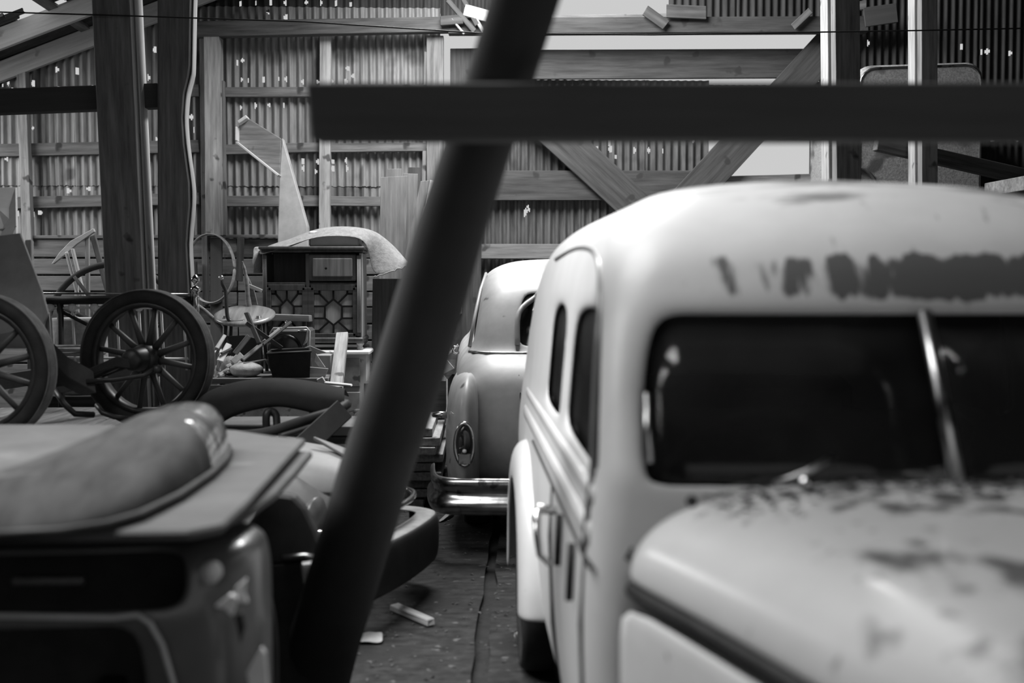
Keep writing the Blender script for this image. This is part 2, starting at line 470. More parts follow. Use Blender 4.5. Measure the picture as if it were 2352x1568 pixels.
# ------------------------------------------------------------------ side walls and roof
def plainwall(name, x, label, sgn):
    w = empty(name, (x, 5, 0), label, 'wall', kind='structure')
    H = roofz(x)
    for i in range(22):
        y0 = -3 + i * .7
        if y0 > 12: break
        mx = Matrix.Translation((x, y0, 0)) @ Matrix.Rotation(R(90), 4, 'Z')
        link('corrugated_sheet', corrmesh(.72, H, seg=4), galv_d, w, mx)
    return w
plainwall('wall_left', -5.6, 'dark corrugated side wall on the left', 1)
plainwall('wall_right', 7.6, 'dark corrugated side wall on the right', -1)

fw = empty('wall_front', (1, -3, 0), 'unseen corrugated wall behind the viewer, added with a wide opening to set the fill light', 'wall', kind='structure')  # unseen wall added to hold back front light, its gap sized for fill
for i in range(19):
    xa = -5.6 + i * .7
    if -1.5 < xa < 4.6: continue
    link('corrugated_sheet', corrmesh(.72, max(roofz(xa), roofz(xa + .7)), seg=4), galv_d, fw, Matrix.Translation((xa, -3, 0)))
roof = empty('ceiling', (1.9, 5, 5.7), 'rusted corrugated roof with missing sheets', 'roof', kind='structure')
SL = math.atan(.39)
# torn openings near the left eave (world rectangles)
ROOFH = []
for (px, py, hx, hy) in [(20, 10, .24, .26), (24, 70, .24, .22), (70, 40, .1, .2), (92, 16, .12, .18), (158, 6, .16, .16), (30, -60, .25, .3), (120, -50, .2, .3)]:
    d = CAMR @ Vector(((px - 1176) / FPX, (784 - py) / FPX, -1))
    k = (5.16 - CAMZ) / (d.z - .39 * d.x)
    ROOFH.append((d.x * k, d.y * k, hx, hy))
def roofsheet(xa, xb, y0, y1, sgn):
    L_ = (xb - xa) / math.cos(SL); hl = []
    for (hx, hy, hw, hh) in ROOFH:
        if xa < hx < xb and y0 - .1 < hy < y1 + .1: hl.append((hy - y0, (hx - xa) / math.cos(SL), hh, hw))
    me = corrmesh(y1 - y0, L_, hl, seg=4)
    # local X -> world Y, local Z -> up the slope
    za = roofz(xa)
    up = Vector((math.cos(SL), 0, math.sin(SL))) if sgn > 0 else Vector((math.cos(SL), 0, -math.sin(SL)))
    X = Vector((0, 1, 0)); Z = up; Yv = Z.cross(X)
    m = Matrix((X, Yv, Z)).transposed().to_4x4(); m.translation = Vector((xa, y0, za))
    link('roof_sheet', me, roof_m, roof, m)
gapsL = lambda xm, ym: (-4.8 < xm < .35 and 2.5 < ym < 5.2 and xm < -.6) or (xm < -4.8 and 9.0 < ym < 11.3) or (-1.45 < xm < 1.25 and 8.6 < ym < 11.0)  # left eave gap is out of view, opened for the added lamp
for i in range(17):
    y0 = -3 + i * .92; y1 = y0 + .95
    for (xa, xb) in ((-6.0, -4.8), (-4.8, -3.3), (-3.3, -1.45), (-1.45, .35), (.35, 1.25), (1.25, 1.9)):
        if gapsL((xa + xb) / 2, (y0 + y1) / 2): continue
        roofsheet(xa, xb, y0, y1, 1)
    for (xa, xb) in ((1.9, 4.8), (4.8, 7.9)):
        roofsheet(xa, xb, y0, y1, -1)
for y in (11.86, 10.95, 7.4, 5.6, 1.8, -.6):
    m = wood_w if y > 10 else wood_d  # far rafters paler, painting in the light from the roof holes
    board('rafter', (-6, y, roofz(-6) - .12), (1.9, y, roofz(1.9) - .12), .17, .06, m, roof, hint=(0, 1, 0))
    board('rafter', (1.9, y, roofz(1.9) - .12), (7.9, y, roofz(7.9) - .12), .17, .06, wood_d, roof, hint=(0, 1, 0))
for x in (-5.2, -4.3, -3.4):
    board('purlin', (x, 10.0, roofz(x) - .03), (x, 12.0, roofz(x) - .03), .09, .04, wood_m, roof, hint=(-.39, 0, 1))

# ------------------------------------------------------------------ timber posts, rails and the leaning pole
def post(name, a, b, wpx, Y, thick, mat, label, facemat=None, cat='post', group=None):
    o = bpx(name, a, b, wpx, Y, thick, mat, None)
    return tag(o, label, cat, group)
PY = 8.7
# square post left of the pair (runs from the floor up through the frame's top)
fy = lambda Y: 647 + CAMZ * FPX / Y
post('timber_post', (253, -235), (318, fy(PY)), 84, PY, .22, wood_m, 'square dark timber post on the left, plain straight edges')
def lit_lath(px, a, b, wpx, Y, t, parent):
    return bpx('lit_side_lath', (px[0], a), (px[1], b), wpx, Y, t, wood_w, parent)
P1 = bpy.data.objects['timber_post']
board('lit_side_lath', PX(296, -230, PY) + Vector((.004, .11, 0)), PX(361, fy(PY), PY) + Vector((.004, .11, 0)), .012, .2, wood_w, P1)  # pale lath added to paint in the post's lit side
# split log post with a wavering right-hand edge
pts_r = [(443, -235), (441, -40), (439, 40), (437, 150), (434, 175), (424, 215), (420, 270), (424, 330), (436, 420), (437, 470), (430, 560), (434, 640), (440, 760), (446, fy(PY))]
pts_l = [(372, fy(PY)), (362, 640), (361, 300), (361, -235)]
lp = polyplate('log_post', [PX(a, b, PY) for a, b in pts_r + pts_l], .2, wood_mz, bev=.012)
sr = [PX(q[0], q[1], PY) for q in pts_r]
loft('lit_side_lath', [[p + Vector((.006, y_, 0)) for y_ in (.012, .05, .09, .13)] for p in catmull(sr, 3)], M('lit_post_face', .3, .8, var=.3, scale=2.2, stretch=(14, 14, 1)), lp, thick=.006, sub=0)  # pale strip puts the log post's lit side into its colour
tag(lp, 'broad dark timber post with a wavering natural edge on its right', 'post')
post('timber_rail', (-420, 250), (366, 222), 54, PY + .19, .12, wood_k, 'dark horizontal rail running behind the two left posts', cat='beam')
post('timber_post', (1931, -600), (1946, fy(9.0)), 58, 9.0, .2, wood_m, 'timber post right of the barn door with a pale lath added as its lit left face')
post('timber_post', (2125, -520), (2128, fy(9.4)), 38, 9.4, .16, wood_m, 'slim timber post in front of the mottled trailer')
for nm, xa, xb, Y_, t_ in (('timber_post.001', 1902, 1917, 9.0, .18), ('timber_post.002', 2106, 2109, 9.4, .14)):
    board('lit_side_lath', PX(xa, -595 if Y_ < 9.2 else -515, Y_) + Vector((-.004, .1 if Y_ < 9.2 else .08, 0)), PX(xb, fy(Y_), Y_) + Vector((-.004, .1 if Y_ < 9.2 else .08, 0)), .03, t_, wood_l, bpy.data.objects[nm])  # pale laths paint the lit left sides of the right posts
o = bpx('timber_rail', (2012, 328), (2520, 445), 34, 9.62, .1, wood_d); tag(o, 'sloping dark timber rail behind the slim right post', 'beam')
o = bpx('timber_offcut', (2312, 428), (2420, 424), 32, 8.9, .75, wood_l, None); tag(o, 'pale block of lumber poking in at the right edge', 'lumber')
# support so that the offcut is carried
o = bpx('timber_post', (2480, -330), (2480, fy(9.35)), 60, 9.35, .2, wood_d); tag(o, 'dark post just past the right edge carrying the sloping rail', 'post')
# thin wire strung across the barn
w = tube('wire', [PX(-200, 22, 8.55), PX(285, 36, 8.55), PX(700, 50, 8.58), PX(1100, 76, 8.6), PX(1500, 80, 8.7), PX(2110, 70, 8.8), PX(2600, 60, 8.8)], .005, black); tag(w, 'thin dark wire strung across the barn below the roof', 'wire')

# leaning pole, nearest the lens at its top
foot, top_ = PX(706, 1592, 4.74), PX(1236, -120, 2.55)
axis = [foot.lerp(top_, t) for t in (0, .05, .15, .3, .45, .6, .75, .9, 1.45)]
for i, p in enumerate(axis):
    if 0 < i < 8: axis[i] = p + Vector((random.uniform(-.006, .006), random.uniform(-.006, .006), 0))
pole = tube('leaning_pole', axis, [.15, .135, .126, .117, .108, .098, .084, .072, .066], M('sooty_pole', .05, .95, bump=.03, var=.15, scale=2, spec=.1), n=14)
tag(pole, 'thick dark pole leaning diagonally across the middle of the barn', 'pole')
# heavy rail lashed across in front
by = 2.64
o = bpx('cross_beam', (716, 262), (3060, 256), 132, by, .09, wood_k, None, jit=.006)
tag(o, 'blurred dark horizontal beam across the upper right', 'beam')
o = bpx('timber_post', (2990, -300), (2990, 647 + CAMZ * FPX / (by + .12)), 120, by + .12, .12, wood_k); tag(o, 'dark post outside the right edge holding the cross beam', 'post')

# ================================================================== cars
def shellpts(xc, rings, fr, sidec, rearfr, bow):
    """closed plan rings (list of points per ring) for a car body; returns rows and the number of columns of one half"""
    rows = []
    for (z, w, yf, yr, rf) in rings:
        wf = w - rf; H = []
        for a in fr: H.append((a * wf, yf + bow * a * a))
        for th in (30, 60): H.append((wf + rf * math.sin(R(th)), yf + bow + rf * (1 - math.cos(R(th)))))
        y0, y1 = yf + bow + rf, yr - rf
        for c in sidec:
            y = y0 + c[1] if c[0] == 'r' else min(max(c[1], y0 + .02), y1 - .02)
            H.append((w, y))
        H.append((w, y1))
        for th in (60, 30): H.append((wf + rf * math.sin(R(th)), yr - rf * (1 - math.cos(R(th)))))
        for a in rearfr: H.append((a * wf, yr))
        full = [Vector((xc + x, y, z)) for x, y in H] + [Vector((xc - x, y, z)) for x, y in H[::-1][1:-1]]
        rows.append(full)
    return rows, len(H)

def shell(name, xc, rings, fr, sidec, rearfr, bow, holes, mat, parent, thick=.02, sub=2, cap=True, mx=None):
    rows, n = shellpts(xc, rings, fr, sidec, rearfr, bow)
    tot = len(rows[0]); skip = set()
    for (i, j, sd) in holes:
        if sd >= 0: skip.add((i, j))
        if sd <= 0: skip.add((i, tot - 1 - j))
    v = [p for r in rows for p in r]; f = []
    for i in range(len(rows) - 1):
        for j in range(tot):
            if (i, j) in skip: continue
            f.append((i * tot + j, i * tot + (j + 1) % tot, (i + 1) * tot + (j + 1) % tot, (i + 1) * tot + j))
    if cap:   # bridge the last ring across the car
        b0 = (len(rows) - 1) * tot
        for j in range(n - 1):
            a, b = b0 + j, b0 + j + 1
            c, d = b0 + (tot - j - 1) % tot if j + 1 < n - 1 else b, b0 + (tot - j) % tot
            q = [a, b, c, d]; q2 = []
            for t in q:
                if t not in q2: q2.append(t)
            if len(q2) >= 3: f.append(tuple(q2))
    me = bpy.data.meshes.new(name); me.from_pydata([tuple(a) for a in v], [], f)
    bm = bmesh.new(); bm.from_mesh(me)
    bmesh.ops.delete(bm, geom=[x for x in bm.verts if not x.link_faces], context='VERTS')
    bmesh.ops.recalc_face_normals(bm, faces=bm.faces[:]); bm.to_mesh(me); bm.free(); smooth(me)
    o = link(name, me, mat, parent, mx)
    if thick: solid(o, thick)
    subsurf(o, sub)
    return o, rows, n

def pane(name, rows, i0, i1, j0, j1, tot, neg, mat, parent, inset=.03, cx=0, mx=None):
    """glass spanning rings i0..i1 and columns j0..j1, set slightly inside the opening"""
    out = []
    for i in range(i0, i1 + 1):
        r = []
        for j in range(j0, j1 + 1):
            p = rows[i][(tot - j) % tot if neg else j].copy()
            c = Vector((cx, sum(q.y for q in rows[i]) / tot, p.z)); d = (c - p); d.z = 0
            r.append(p + d.normalized() * inset)
        out.append(r)
    o = link(name, gridmesh(out), mat, parent, mx); solid(o, .004); return o

def wheel(name, loc, Rr, tw, axis, parent, spokes=0, hub=chrome_d, tmat=rubber, ribs=False):
    """tyre, rim, hub and spokes about an axis vector; parts hang under one empty-less chain: wheel(tyre) > rim ..."""
    ax = Vector(axis).normalized()
    q = Vector((0, 0, 1)).rotation_difference(ax).to_matrix().to_4x4(); mx = Matrix.Translation(loc) @ q
    prof = [(Rr * .8, -tw * .35), (Rr * .86, -tw * .5), (Rr * .94, -tw * .5), (Rr * .985, -tw * .36), (Rr, -tw * .15), (Rr, tw * .15), (Rr * .985, tw * .36), (Rr * .94, tw * .5), (Rr * .86, tw * .5), (Rr * .8, tw * .35)]
    t = lathe(name, prof, tmat, parent, mx, 48, closed=True)
    if ribs:
        tp = []
        for q_ in range(7):
            h_ = tw * (-.33 + .11 * q_); tp += [(Rr * (1.006 if abs(q_ - 3) < 3 else 1.0), h_ - tw * .035), (Rr * (1.006 if abs(q_ - 3) < 3 else 1.0), h_ + tw * .035), (Rr * .99, h_ + tw * .05)]
        lathe('tread', tp + [(Rr * .97, tw * .3), (Rr * .97, -tw * .3)], tread, t, mx, 64, closed=True)
    rp = [(Rr * .74, -tw * .3), (Rr * .81, -tw * .4), (Rr * .81, tw * .4), (Rr * .74, tw * .3)]
    lathe('rim', rp, steel_d if spokes else chrome_d, t, mx, 40, closed=True)
    if spokes:
        lathe('hub', [(.001, -tw * .8), (Rr * .12, -tw * .8), (Rr * .15, -tw * .5), (Rr * .2, -tw * .4), (Rr * .2, tw * .4), (Rr * .1, tw * .6), (.001, tw * .6)], steel_d, t, mx, 20)
        for k in range(spokes):
            a = 2 * math.pi * k / spokes + .13
            u = q.to_3x3() @ Vector((math.cos(a), math.sin(a), 0))
            tube('spoke', [Vector(loc) + u * Rr * .17, Vector(loc) + u * Rr * .45, Vector(loc) + u * Rr * .77], [.021, .017, .014], rim_m, t, n=8)
    else:
        lathe('wheel_disc', [(.001, -tw * .2), (Rr * .3, -tw * .3), (Rr * .5, -tw * .2), (Rr * .75, -tw * .05), (Rr * .75, tw * .05), (.001, tw * .05)], black, t, mx, 28)
    return t

def fender(name, path, x_in, x_out, mat, parent, drop=.16):
    """wing swept along a (y, z) arch; the outer edge rolls over"""
    P = catmull([(0, a, b) for a, b in path], 4); rows = []
    cs = [(0, 0), (.35, 0), (.66, .004), (.85, .02), (.96, .06), (1.0, drop * .7), (.995, drop)]
    cy = sum(p.y for p in P) / len(P); cz = min(p.z for p in P)
    for i, p in enumerate(P):
        a, b = P[max(i - 1, 0)], P[min(i + 1, len(P) - 1)]
        t = (b - a).normalized(); n = Vector((0, -t.z, t.y))
        if n.dot(Vector((0, cy - p.y, cz - p.z))) < 0: n = -n
        rows.append([Vector((x_in + (x_out - x_in) * c, p.y, p.z)) + n * d for c, d in cs])
    return loft(name, rows, mat, parent, thick=.012, sub=1)

# ------------------------------------------------------------------ pale sedan in the right foreground
XC = .965
car = empty('vintage_sedan', (XC, 4, 0), 'pale cream vintage sedan with rounded roof and dirt on its bonnet, right foreground', 'car')
# paint with worn-through patches: band above the screen, rust blots on the roof and bonnet
cp = M('worn_cream_roof_paint', .52, .5, var=.06, scale=5, bump=.02, coat=.05)
def wear(mat, z0, z1, x0, x1, y0, y1, scale, th, val, stretch=(1, 1, 1)):
    N, L = mat.node_tree.nodes, mat.node_tree.links
    b = N['Principled BSDF']; src = b.inputs['Base Color'].links[0].from_socket
    tc = N.new('ShaderNodeTexCoord'); se = N.new('ShaderNodeSeparateXYZ'); L.new(tc.outputs['Object'], se.inputs[0])
    fac = None
    for ax, lo, hi in (('X', x0, x1), ('Y', y0, y1), ('Z', z0, z1)):
        mr = N.new('ShaderNodeMapRange'); mr.inputs[1].default_value = lo; mr.inputs[2].default_value = hi
        mr.inputs[3].default_value = -1; mr.inputs[4].default_value = 1
        L.new(se.outputs[ax], mr.inputs[0])
        ab = N.new('ShaderNodeMath'); ab.operation = 'POWER'; ab.inputs[1].default_value = 4; L.new(mr.outputs[0], ab.inputs[0])
        if fac is None: fac = ab.outputs[0]
        else:
            ad = N.new('ShaderNodeMath'); ad.operation = 'ADD'; L.new(fac, ad.inputs[0]); L.new(ab.outputs[0], ad.inputs[1]); fac = ad.outputs[0]
    mp = N.new('ShaderNodeMapping'); mp.inputs['Scale'].default_value = stretch; L.new(tc.outputs['Object'], mp.inputs[0])
    no = N.new('ShaderNodeTexNoise'); no.inputs['Scale'].default_value = scale; no.inputs['Detail'].default_value = 4; L.new(mp.outputs[0], no.inputs['Vector'])
    sb = N.new('ShaderNodeMath'); sb.operation = 'MULTIPLY_ADD'; sb.inputs[1].default_value = -.35; L.new(fac, sb.inputs[0]); L.new(no.outputs['Fac'], sb.inputs[2])
    cr = N.new('ShaderNodeValToRGB'); cr.color_ramp.elements[0].position = th; cr.color_ramp.elements[1].position = th + .1
    cr.color_ramp.elements[0].color = (0, 0, 0, 1); cr.color_ramp.elements[1].color = (1, 1, 1, 1)
    L.new(sb.outputs[0], cr.inputs[0])
    mx = N.new('ShaderNodeMix'); mx.data_type = 'RGBA'; mx.inputs[7].default_value = (val, val, val, 1)
    L.new(cr.outputs[0], mx.inputs[0]); L.new(src, mx.inputs[6]); L.new(mx.outputs[2], b.inputs['Base Color'])
wear(cp, 1.475, 1.585, .42, 1.8, 2.3, 3.1, 8, .30, .09, (3.2, 1, .35))       # peeled band above the screen
wear(cp, 1.5, 1.9, .3, 1.7, 2.7, 4.8, 6, .45, .2, (.55, 1.3, 1))                            # blotches on the roof
wear(cp, 1.5, 1.9, .3, 1.7, 2.7, 5.2, 17, .59, .1)                            # small rust blots
RG = [(.30, .675, 2.47, 5.75, .10), (.55, .705, 2.45, 5.95, .11), (.85, .715, 2.43, 6.0, .12), (1.0, .70, 2.43, 5.95, .11), (1.06, .695, 2.44, 5.9, .10),
      (1.12, .685, 2.45, 5.85, .085), (1.16, .682, 2.472, 5.82, .08), (1.29, .672, 2.545, 5.72, .075), (1.455, .655, 2.645, 5.55, .09), (1.52, .645, 2.685, 5.45, .12), (1.58, .632, 2.72, 5.35, .15),
      (1.65, .605, 2.79, 5.2, .19), (1.715, .535, 2.92, 4.95, .22), (1.765, .42, 3.1, 4.65, .24), (1.792, .24, 3.4, 4.3, .15)]
FR = [0, .36, .68, .86, 1.0]
SD = [('r', 0), ('r', .05), ('r', .16), ('a', 3.5), ('a', 3.74), ('a', 4.3), ('a', 4.9)]
hol = []
nfr = len(FR)
for i in (5, 6, 7):
    for j in (0, 1, 2, 3): hol.append((i, j, 0))            # windscreen halves
    for j in (nfr + 2 + 1, nfr + 2 + 2): hol.append((i, j, 0))   # front door windows
    hol.append((i, nfr + 2 + 4, 0))                       # rear door windows
body, rows, nh = shell('body', XC, RG, FR, SD, [1, .5, 0], .055, hol, cp, car, .022)
tot = len(rows[0])
for neg in (0, 1):
    g = pane('windscreen', rows, 5, 8, 0, 4, tot, neg, glass, car, .03, XC)
    pane('front_door_glass', rows, 5, 8, nfr + 3, nfr + 5, tot, neg, glass_d, car, .03, XC)
    pane('rear_door_glass', rows, 5, 8, nfr + 6, nfr + 7, tot, neg, glass_d, car, .03, XC)
# screen divider bar and rubber seals
tube('screen_divider', [Vector((XC, rows[i][0].y - .012, rows[i][0].z)) for i in (5, 7, 8)], .016, chrome_d, car, flat=1)
def scol(i, j, neg): return rows[i][(tot - j) % tot if neg else j]
for neg in (0, 1):
    tube('a_pillar_trim', [scol(i, 4, neg) + Vector((.01 if neg else -.01, -.006, 0)) for i in (6, 7)], .008, chrome_d, car)
# side profile x at a given height (left flank)
def flank(z, y=3.5):
    for k in range(len(RG) - 1):
        a, b = RG[k], RG[k + 1]
        if a[0] <= z <= b[0]:
            t = (z - a[0]) / (b[0] - a[0]); return a[1] + (b[1] - a[1]) * t
    return RG[0][1]
for s_ in (-1, 1):
    fx = lambda z, off=0: XC + s_ * (flank(z) + off)
    # two-step belt moulding and the door gaps
    tube('belt_moulding', [(fx(1.075, -.004), y, 1.075 - .004 * (y - 2.5)) for y in (2.62, 3, 3.5, 4, 4.6, 5.3)], .022, cream, car, flat=.5)
    tube('belt_moulding', [(fx(1.0, -.004), y, .995 - .004 * (y - 2.5)) for y in (2.62, 3, 3.5, 4, 4.6, 5.3)], .03, cream, car, flat=.45)
    tube('belt_groove', [(fx(.945, .001), y, .945) for y in (2.56, 3, 3.6, 4.2, 4.6)], .006, black, car)
    for yy in (2.66, 3.6):
        tube('door_gap', [(fx(z, .0), yy, z) for z in (.36, .55, .8, .95)], .007, black, car)
    tube('door_gap', catmull([(fx(z, .003), 2.66 + max(0, (z - 1.06)) * .42, z) for z in (.95, 1.06, 1.13, 1.29, 1.42)] + [(fx(1.52, .0), 2.93, 1.515), (fx(1.58, -.003), 3.15, 1.58), (fx(1.61, -.004), 3.5, 1.61), (fx(1.62, -.004), 4.0, 1.62), (fx(1.6, 0), 4.6, 1.6)], 4), .008, dk_p, car)
    for yy in (2.86, 3.22):
        tube('hinge_slot', [(fx(.9, .008), yy, .93), (fx(.85, .008), yy, .80)], .009, black, car)
    # handle
    hy = 3.44
    tube('door_handle', [(fx(.9, .0), hy, .9), (fx(.9, .045), hy, .905), (fx(.9, .055), hy - .02, .89), (fx(.86, .05), hy - .05, .85), (fx(.82, .045), hy - .09, .8), (fx(.8, .02), hy - .1, .775)], [.012, .014, .014, .011, .009, .007], chrome, car)
    # rear wing and running board
    fender('rear_wing', [(4.36, .345), (4.38, .5), (4.46, .68), (4.66, .84), (5.0, .905), (5.35, .83), (5.62, .6), (5.72, .3)], XC + s_ * .60, XC + s_ * .768, cream, car)
    fender('front_wing', [(.45, .35), (.5, .62), (.75, .84), (1.05, .88), (1.4, .78), (1.8, .5), (2.35, .3)], XC + s_ * .42, XC + s_ * .80, cream, car)
    wheel('wheel', Vector((XC + s_ * .665, 4.98, .335)), .335, .15, (s_ * -1, 0, 0), car)
    wheel('wheel', Vector((XC + s_ * .66, 1.05, .335)), .335, .15, (s_ * -1, 0, 0), car)
# bonnet: top panel, side panels with louvres
def hoodrow(y):
    t = (2.47 - y) / 1.7
    hw = .64 - .40 * t ** .9 if t > 0 else .64
    zc = 1.128 - .06 * t * t; zb = .93 + .03 * t
    return hw, zc, zb
rowsH = []
for y in (2.5, 2.42, 2.2, 1.95, 1.6, 1.25, .95, .78):
    hw, zc, zb = hoodrow(y); half = [(1.0, 0), (.995, .18), (.965, .42), (.88, .68), (.72, .86), (.5, .945), (.25, .985), (0, 1)]
    pts = [Vector((XC - hw * a, y, zb + (zc - zb) * b)) for a, b in half] + [Vector((XC + hw * a, y, zb + (zc - zb) * b)) for a, b in half[::-1][1:]]
    rowsH.append(pts)
hp_ = M('worn_cream_bonnet_paint', .56, .36, var=.05, scale=5, bump=.02, coat=.2)
wear(hp_, .95, 1.3, .3, 1.7, .5, 2.3, 6.5, .49, .13, (1.4, .7, 1))
wear(hp_, .95, 1.3, .4, 1.7, 2.05, 2.6, 11, .5, .09)
wear(hp_, .8, 1.3, .2, 1.7, .5, 2.6, 16, .6, .12)
loft('bonnet', rowsH, hp_, car, thick=.012, sub=2)
for s_ in (-1, 1):
    rr = []
    for y in (2.5, 2.2, 1.9, 1.6, 1.25, .95, .78):
        hw, zc, zb = hoodrow(y)
        rr.append([Vector((XC + s_ * (hw + o), y, z)) for o, z in ((.008, zb - .035), (.012, zb - .1), (.012, .7), (.0, .45))])
    loft('bonnet_side', rr, cream, car, thick=.012, sub=1)
    for k in range(9):
        y = 2.18 - k * .09; hw, zc, zb = hoodrow(y)
        tube('louvre', [(XC + s_ * (hw + .014), y, zb - .12), (XC + s_ * (hw + .02), y - .03, zb - .24), (XC + s_ * (hw + .014), y - .05, zb - .36)], .012, cream, car)
    tube('bonnet_gap', [(XC + s_ * (hoodrow(y)[0] - .012), y, hoodrow(y)[2] - .018) for y in (2.5, 2.2, 1.9, 1.6, 1.25, .95, .78)], .016, black, car)
tube('cowl_gap', [Vector((p.x, 2.505, p.z + .004)) for p in rowsH[0][1:-1]], .007, black, car)
# scuttle panel between bonnet and screen
sc = []
for y, dzz in ((2.40, -.006), (2.5, .0), (2.56, .012)):
    sc.append([Vector((XC + a * .63, y + .05 * a * a, .95 + (1.125 + dzz - .95) * (1 - abs(a) ** 6))) for a in (-1, -.96, -.85, -.6, -.3, 0, .3, .6, .85, .96, 1)])
loft('scuttle', sc, hp_, car, thick=.01, sub=2)
# grille shell and headlamps at the nose (below the picture's edge)
box('grille', (XC, .76, .78), (.42, .08, .5), chrome_d, car, bev=.03)
for s_ in (-1, 1):
    lathe('headlamp', [(.001, -.1), (.06, -.08), (.1, -.02), (.11, .05), (.1, .07), (.001, .09)], chrome, car, Matrix.Translation((XC + s_ * .42, .8, .9)) @ Matrix.Rotation(R(90), 4, 'X'))
# wipers, screws and the steering wheel
tube('wiper', [(.60, 2.43, 1.13), (.66, 2.415, 1.155), (.715, 2.42, 1.185)], .006, chrome_d, car)
lathe('wiper_pivot', [(.001, 0), (.016, 0), (.014, .02), (.001, .024)], chrome, car, Matrix.Translation((.665, 2.44, 1.125)) @ Matrix.Rotation(R(60), 4, 'X'))
for dx_ in (.44, 1.2): lathe('grommet', [(.001, 0), (.012, 0), (.01, .008), (.001, .01)], black, car, Matrix.Translation((dx_, 2.42, 1.1)) @ Matrix.Rotation(R(60), 4, 'X'))
sw = [Vector((.68 + .2 * math.cos(a), 2.95 - .1 * math.sin(a), 1.06 + .17 * math.sin(a))) for a in [2 * math.pi * k / 28 for k in range(28)]]
st = tube('steering_wheel', sw, .012, seat_m, car, closed=True)
tube('steering_column', [(.68, 2.95, 1.06), (.68, 2.6, .8)], .018, black, st)
# dashboard, front and rear benches, floor pan
box('dashboard', (XC, 2.62, .98), (1.2, .1, .16), dk_p, car, bev=.03)
for nm, y, zt in (('front_seat', 3.55, 1.12), ('rear_seat', 4.75, 1.16)):
    se_ = box(nm, (XC, y, .55), (1.18, .5, .22), seat_m, car, bev=.06)
    bk = box('seat_back', (XC, y + .3, .82), (1.18, .16, zt - .5), seat_m, se_, bev=.06)
box('floor_pan', (XC, 4.0, .3), (1.2, 3.0, .03), black, car)
# headlining and rear shelf keep the cabin dark; leaves lie along the scuttle
lv, lf = [], []
def leaf(c, s, v, f):
    a = random.uniform(0, 6.28); t = random.uniform(-.5, .5); b = len(v)
    ux = Vector((math.cos(a), math.sin(a), t * .5)); uy = Vector((-math.sin(a), math.cos(a), random.uniform(-.3, .3)))
    for (p, q, h) in ((-1, 0, 0), (0, -.45, .25), (1, 0, 0), (0, .45, .25)):
        v.append(c + ux * p * s + uy * q * s + Vector((0, 0, h * s)))
    f.append((b, b + 1, b + 2, b + 3))
for k in range(420):
    x = random.uniform(.44, 1.55); y = 2.47 - abs(random.gauss(0, .09)); 
    hw, zc, zb = hoodrow(min(y, 2.47)); a = abs(x - XC) / hw
    if a > .8: continue
    zz = zb + (zc - zb) * (1 - .14 * (a / .72) ** 2.4)
    leaf(Vector((x, y, zz + .006)), random.uniform(.006, .017), lv, lf)
ll = link('leaf_litter', mesh('leaf_litter', lv, lf), leaf_m, car); ll['kind'] = 'stuff'

# ------------------------------------------------------------------ grey coupe seen from behind
XB = .84
carb = empty('grey_coupe', (XB, 9, 0), 'grey vintage coupe seen from behind, parked in the middle of the barn', 'car')
RB = [(.34, .80, 7.42, 11.3, .25), (.5, .86, 7.30, 11.4, .3), (.75, .885, 7.27, 11.4, .32), (.95, .875, 7.36, 11.3, .3), (1.05, .845, 7.52, 11.1, .26),
      (1.095, .79, 7.63, 10.9, .2), (1.14, .765, 7.67, 10.6, .18), (1.30, .74, 7.78, 10.3, .17), (1.455, .71, 7.92, 10.0, .18), (1.54, .685, 8.04, 9.8, .22),
      (1.61, .625, 8.2, 9.6, .26), (1.655, .52, 8.4, 9.4, .28), (1.68, .34, 8.65, 9.2, .2)]
FB = [0, .35, .7, .86, 1.0]
SBc = [('r', 0), ('r', .12), ('r', .5), ('a', 9.2), ('a', 9.4)]
hb = []
for i in (6, 7):
    for j in (0, 1, 2): hb.append((i, j, 0))
    hb.append((i, 5 + 2 + 1, 0)); hb.append((i, 5 + 2 + 2, 0))
bodyb, rb, nb = shell('body', XB, RB, FB, SBc, [1, .5, 0], .05, hb, grey_p, carb, .02)
tb = len(rb[0])
gw = []
for i in (6, 7, 8):
    gw.append([rb[i][(tb - j) % tb] + Vector((0, .03, 0)) for j in (3, 2, 1)] + [rb[i][j] + Vector((0, .03, 0)) for j in (0, 1, 2, 3)])
o = link('rear_window', gridmesh(gw), glass, carb); solid(o, .004)
# window surround
sur = [rb[6][tb - 3], rb[7][tb - 3] + Vector((0, 0, .03)), rb[8][tb - 3] + Vector((.07, 0, -.035)), rb[8][tb - 2] + Vector((.03, 0, -.003)), rb[8][tb - 1], rb[8][0], rb[8][1], rb[8][2] + Vector((-.03, 0, -.003)), rb[8][3] + Vector((-.07, 0, -.035)), rb[7][3] + Vector((0, 0, .03)), rb[6][3]]
tube('window_surround', [p + Vector((0, -.012, 0)) for p in catmull(sur, 4)], .017, grey_p, carb, n=8)
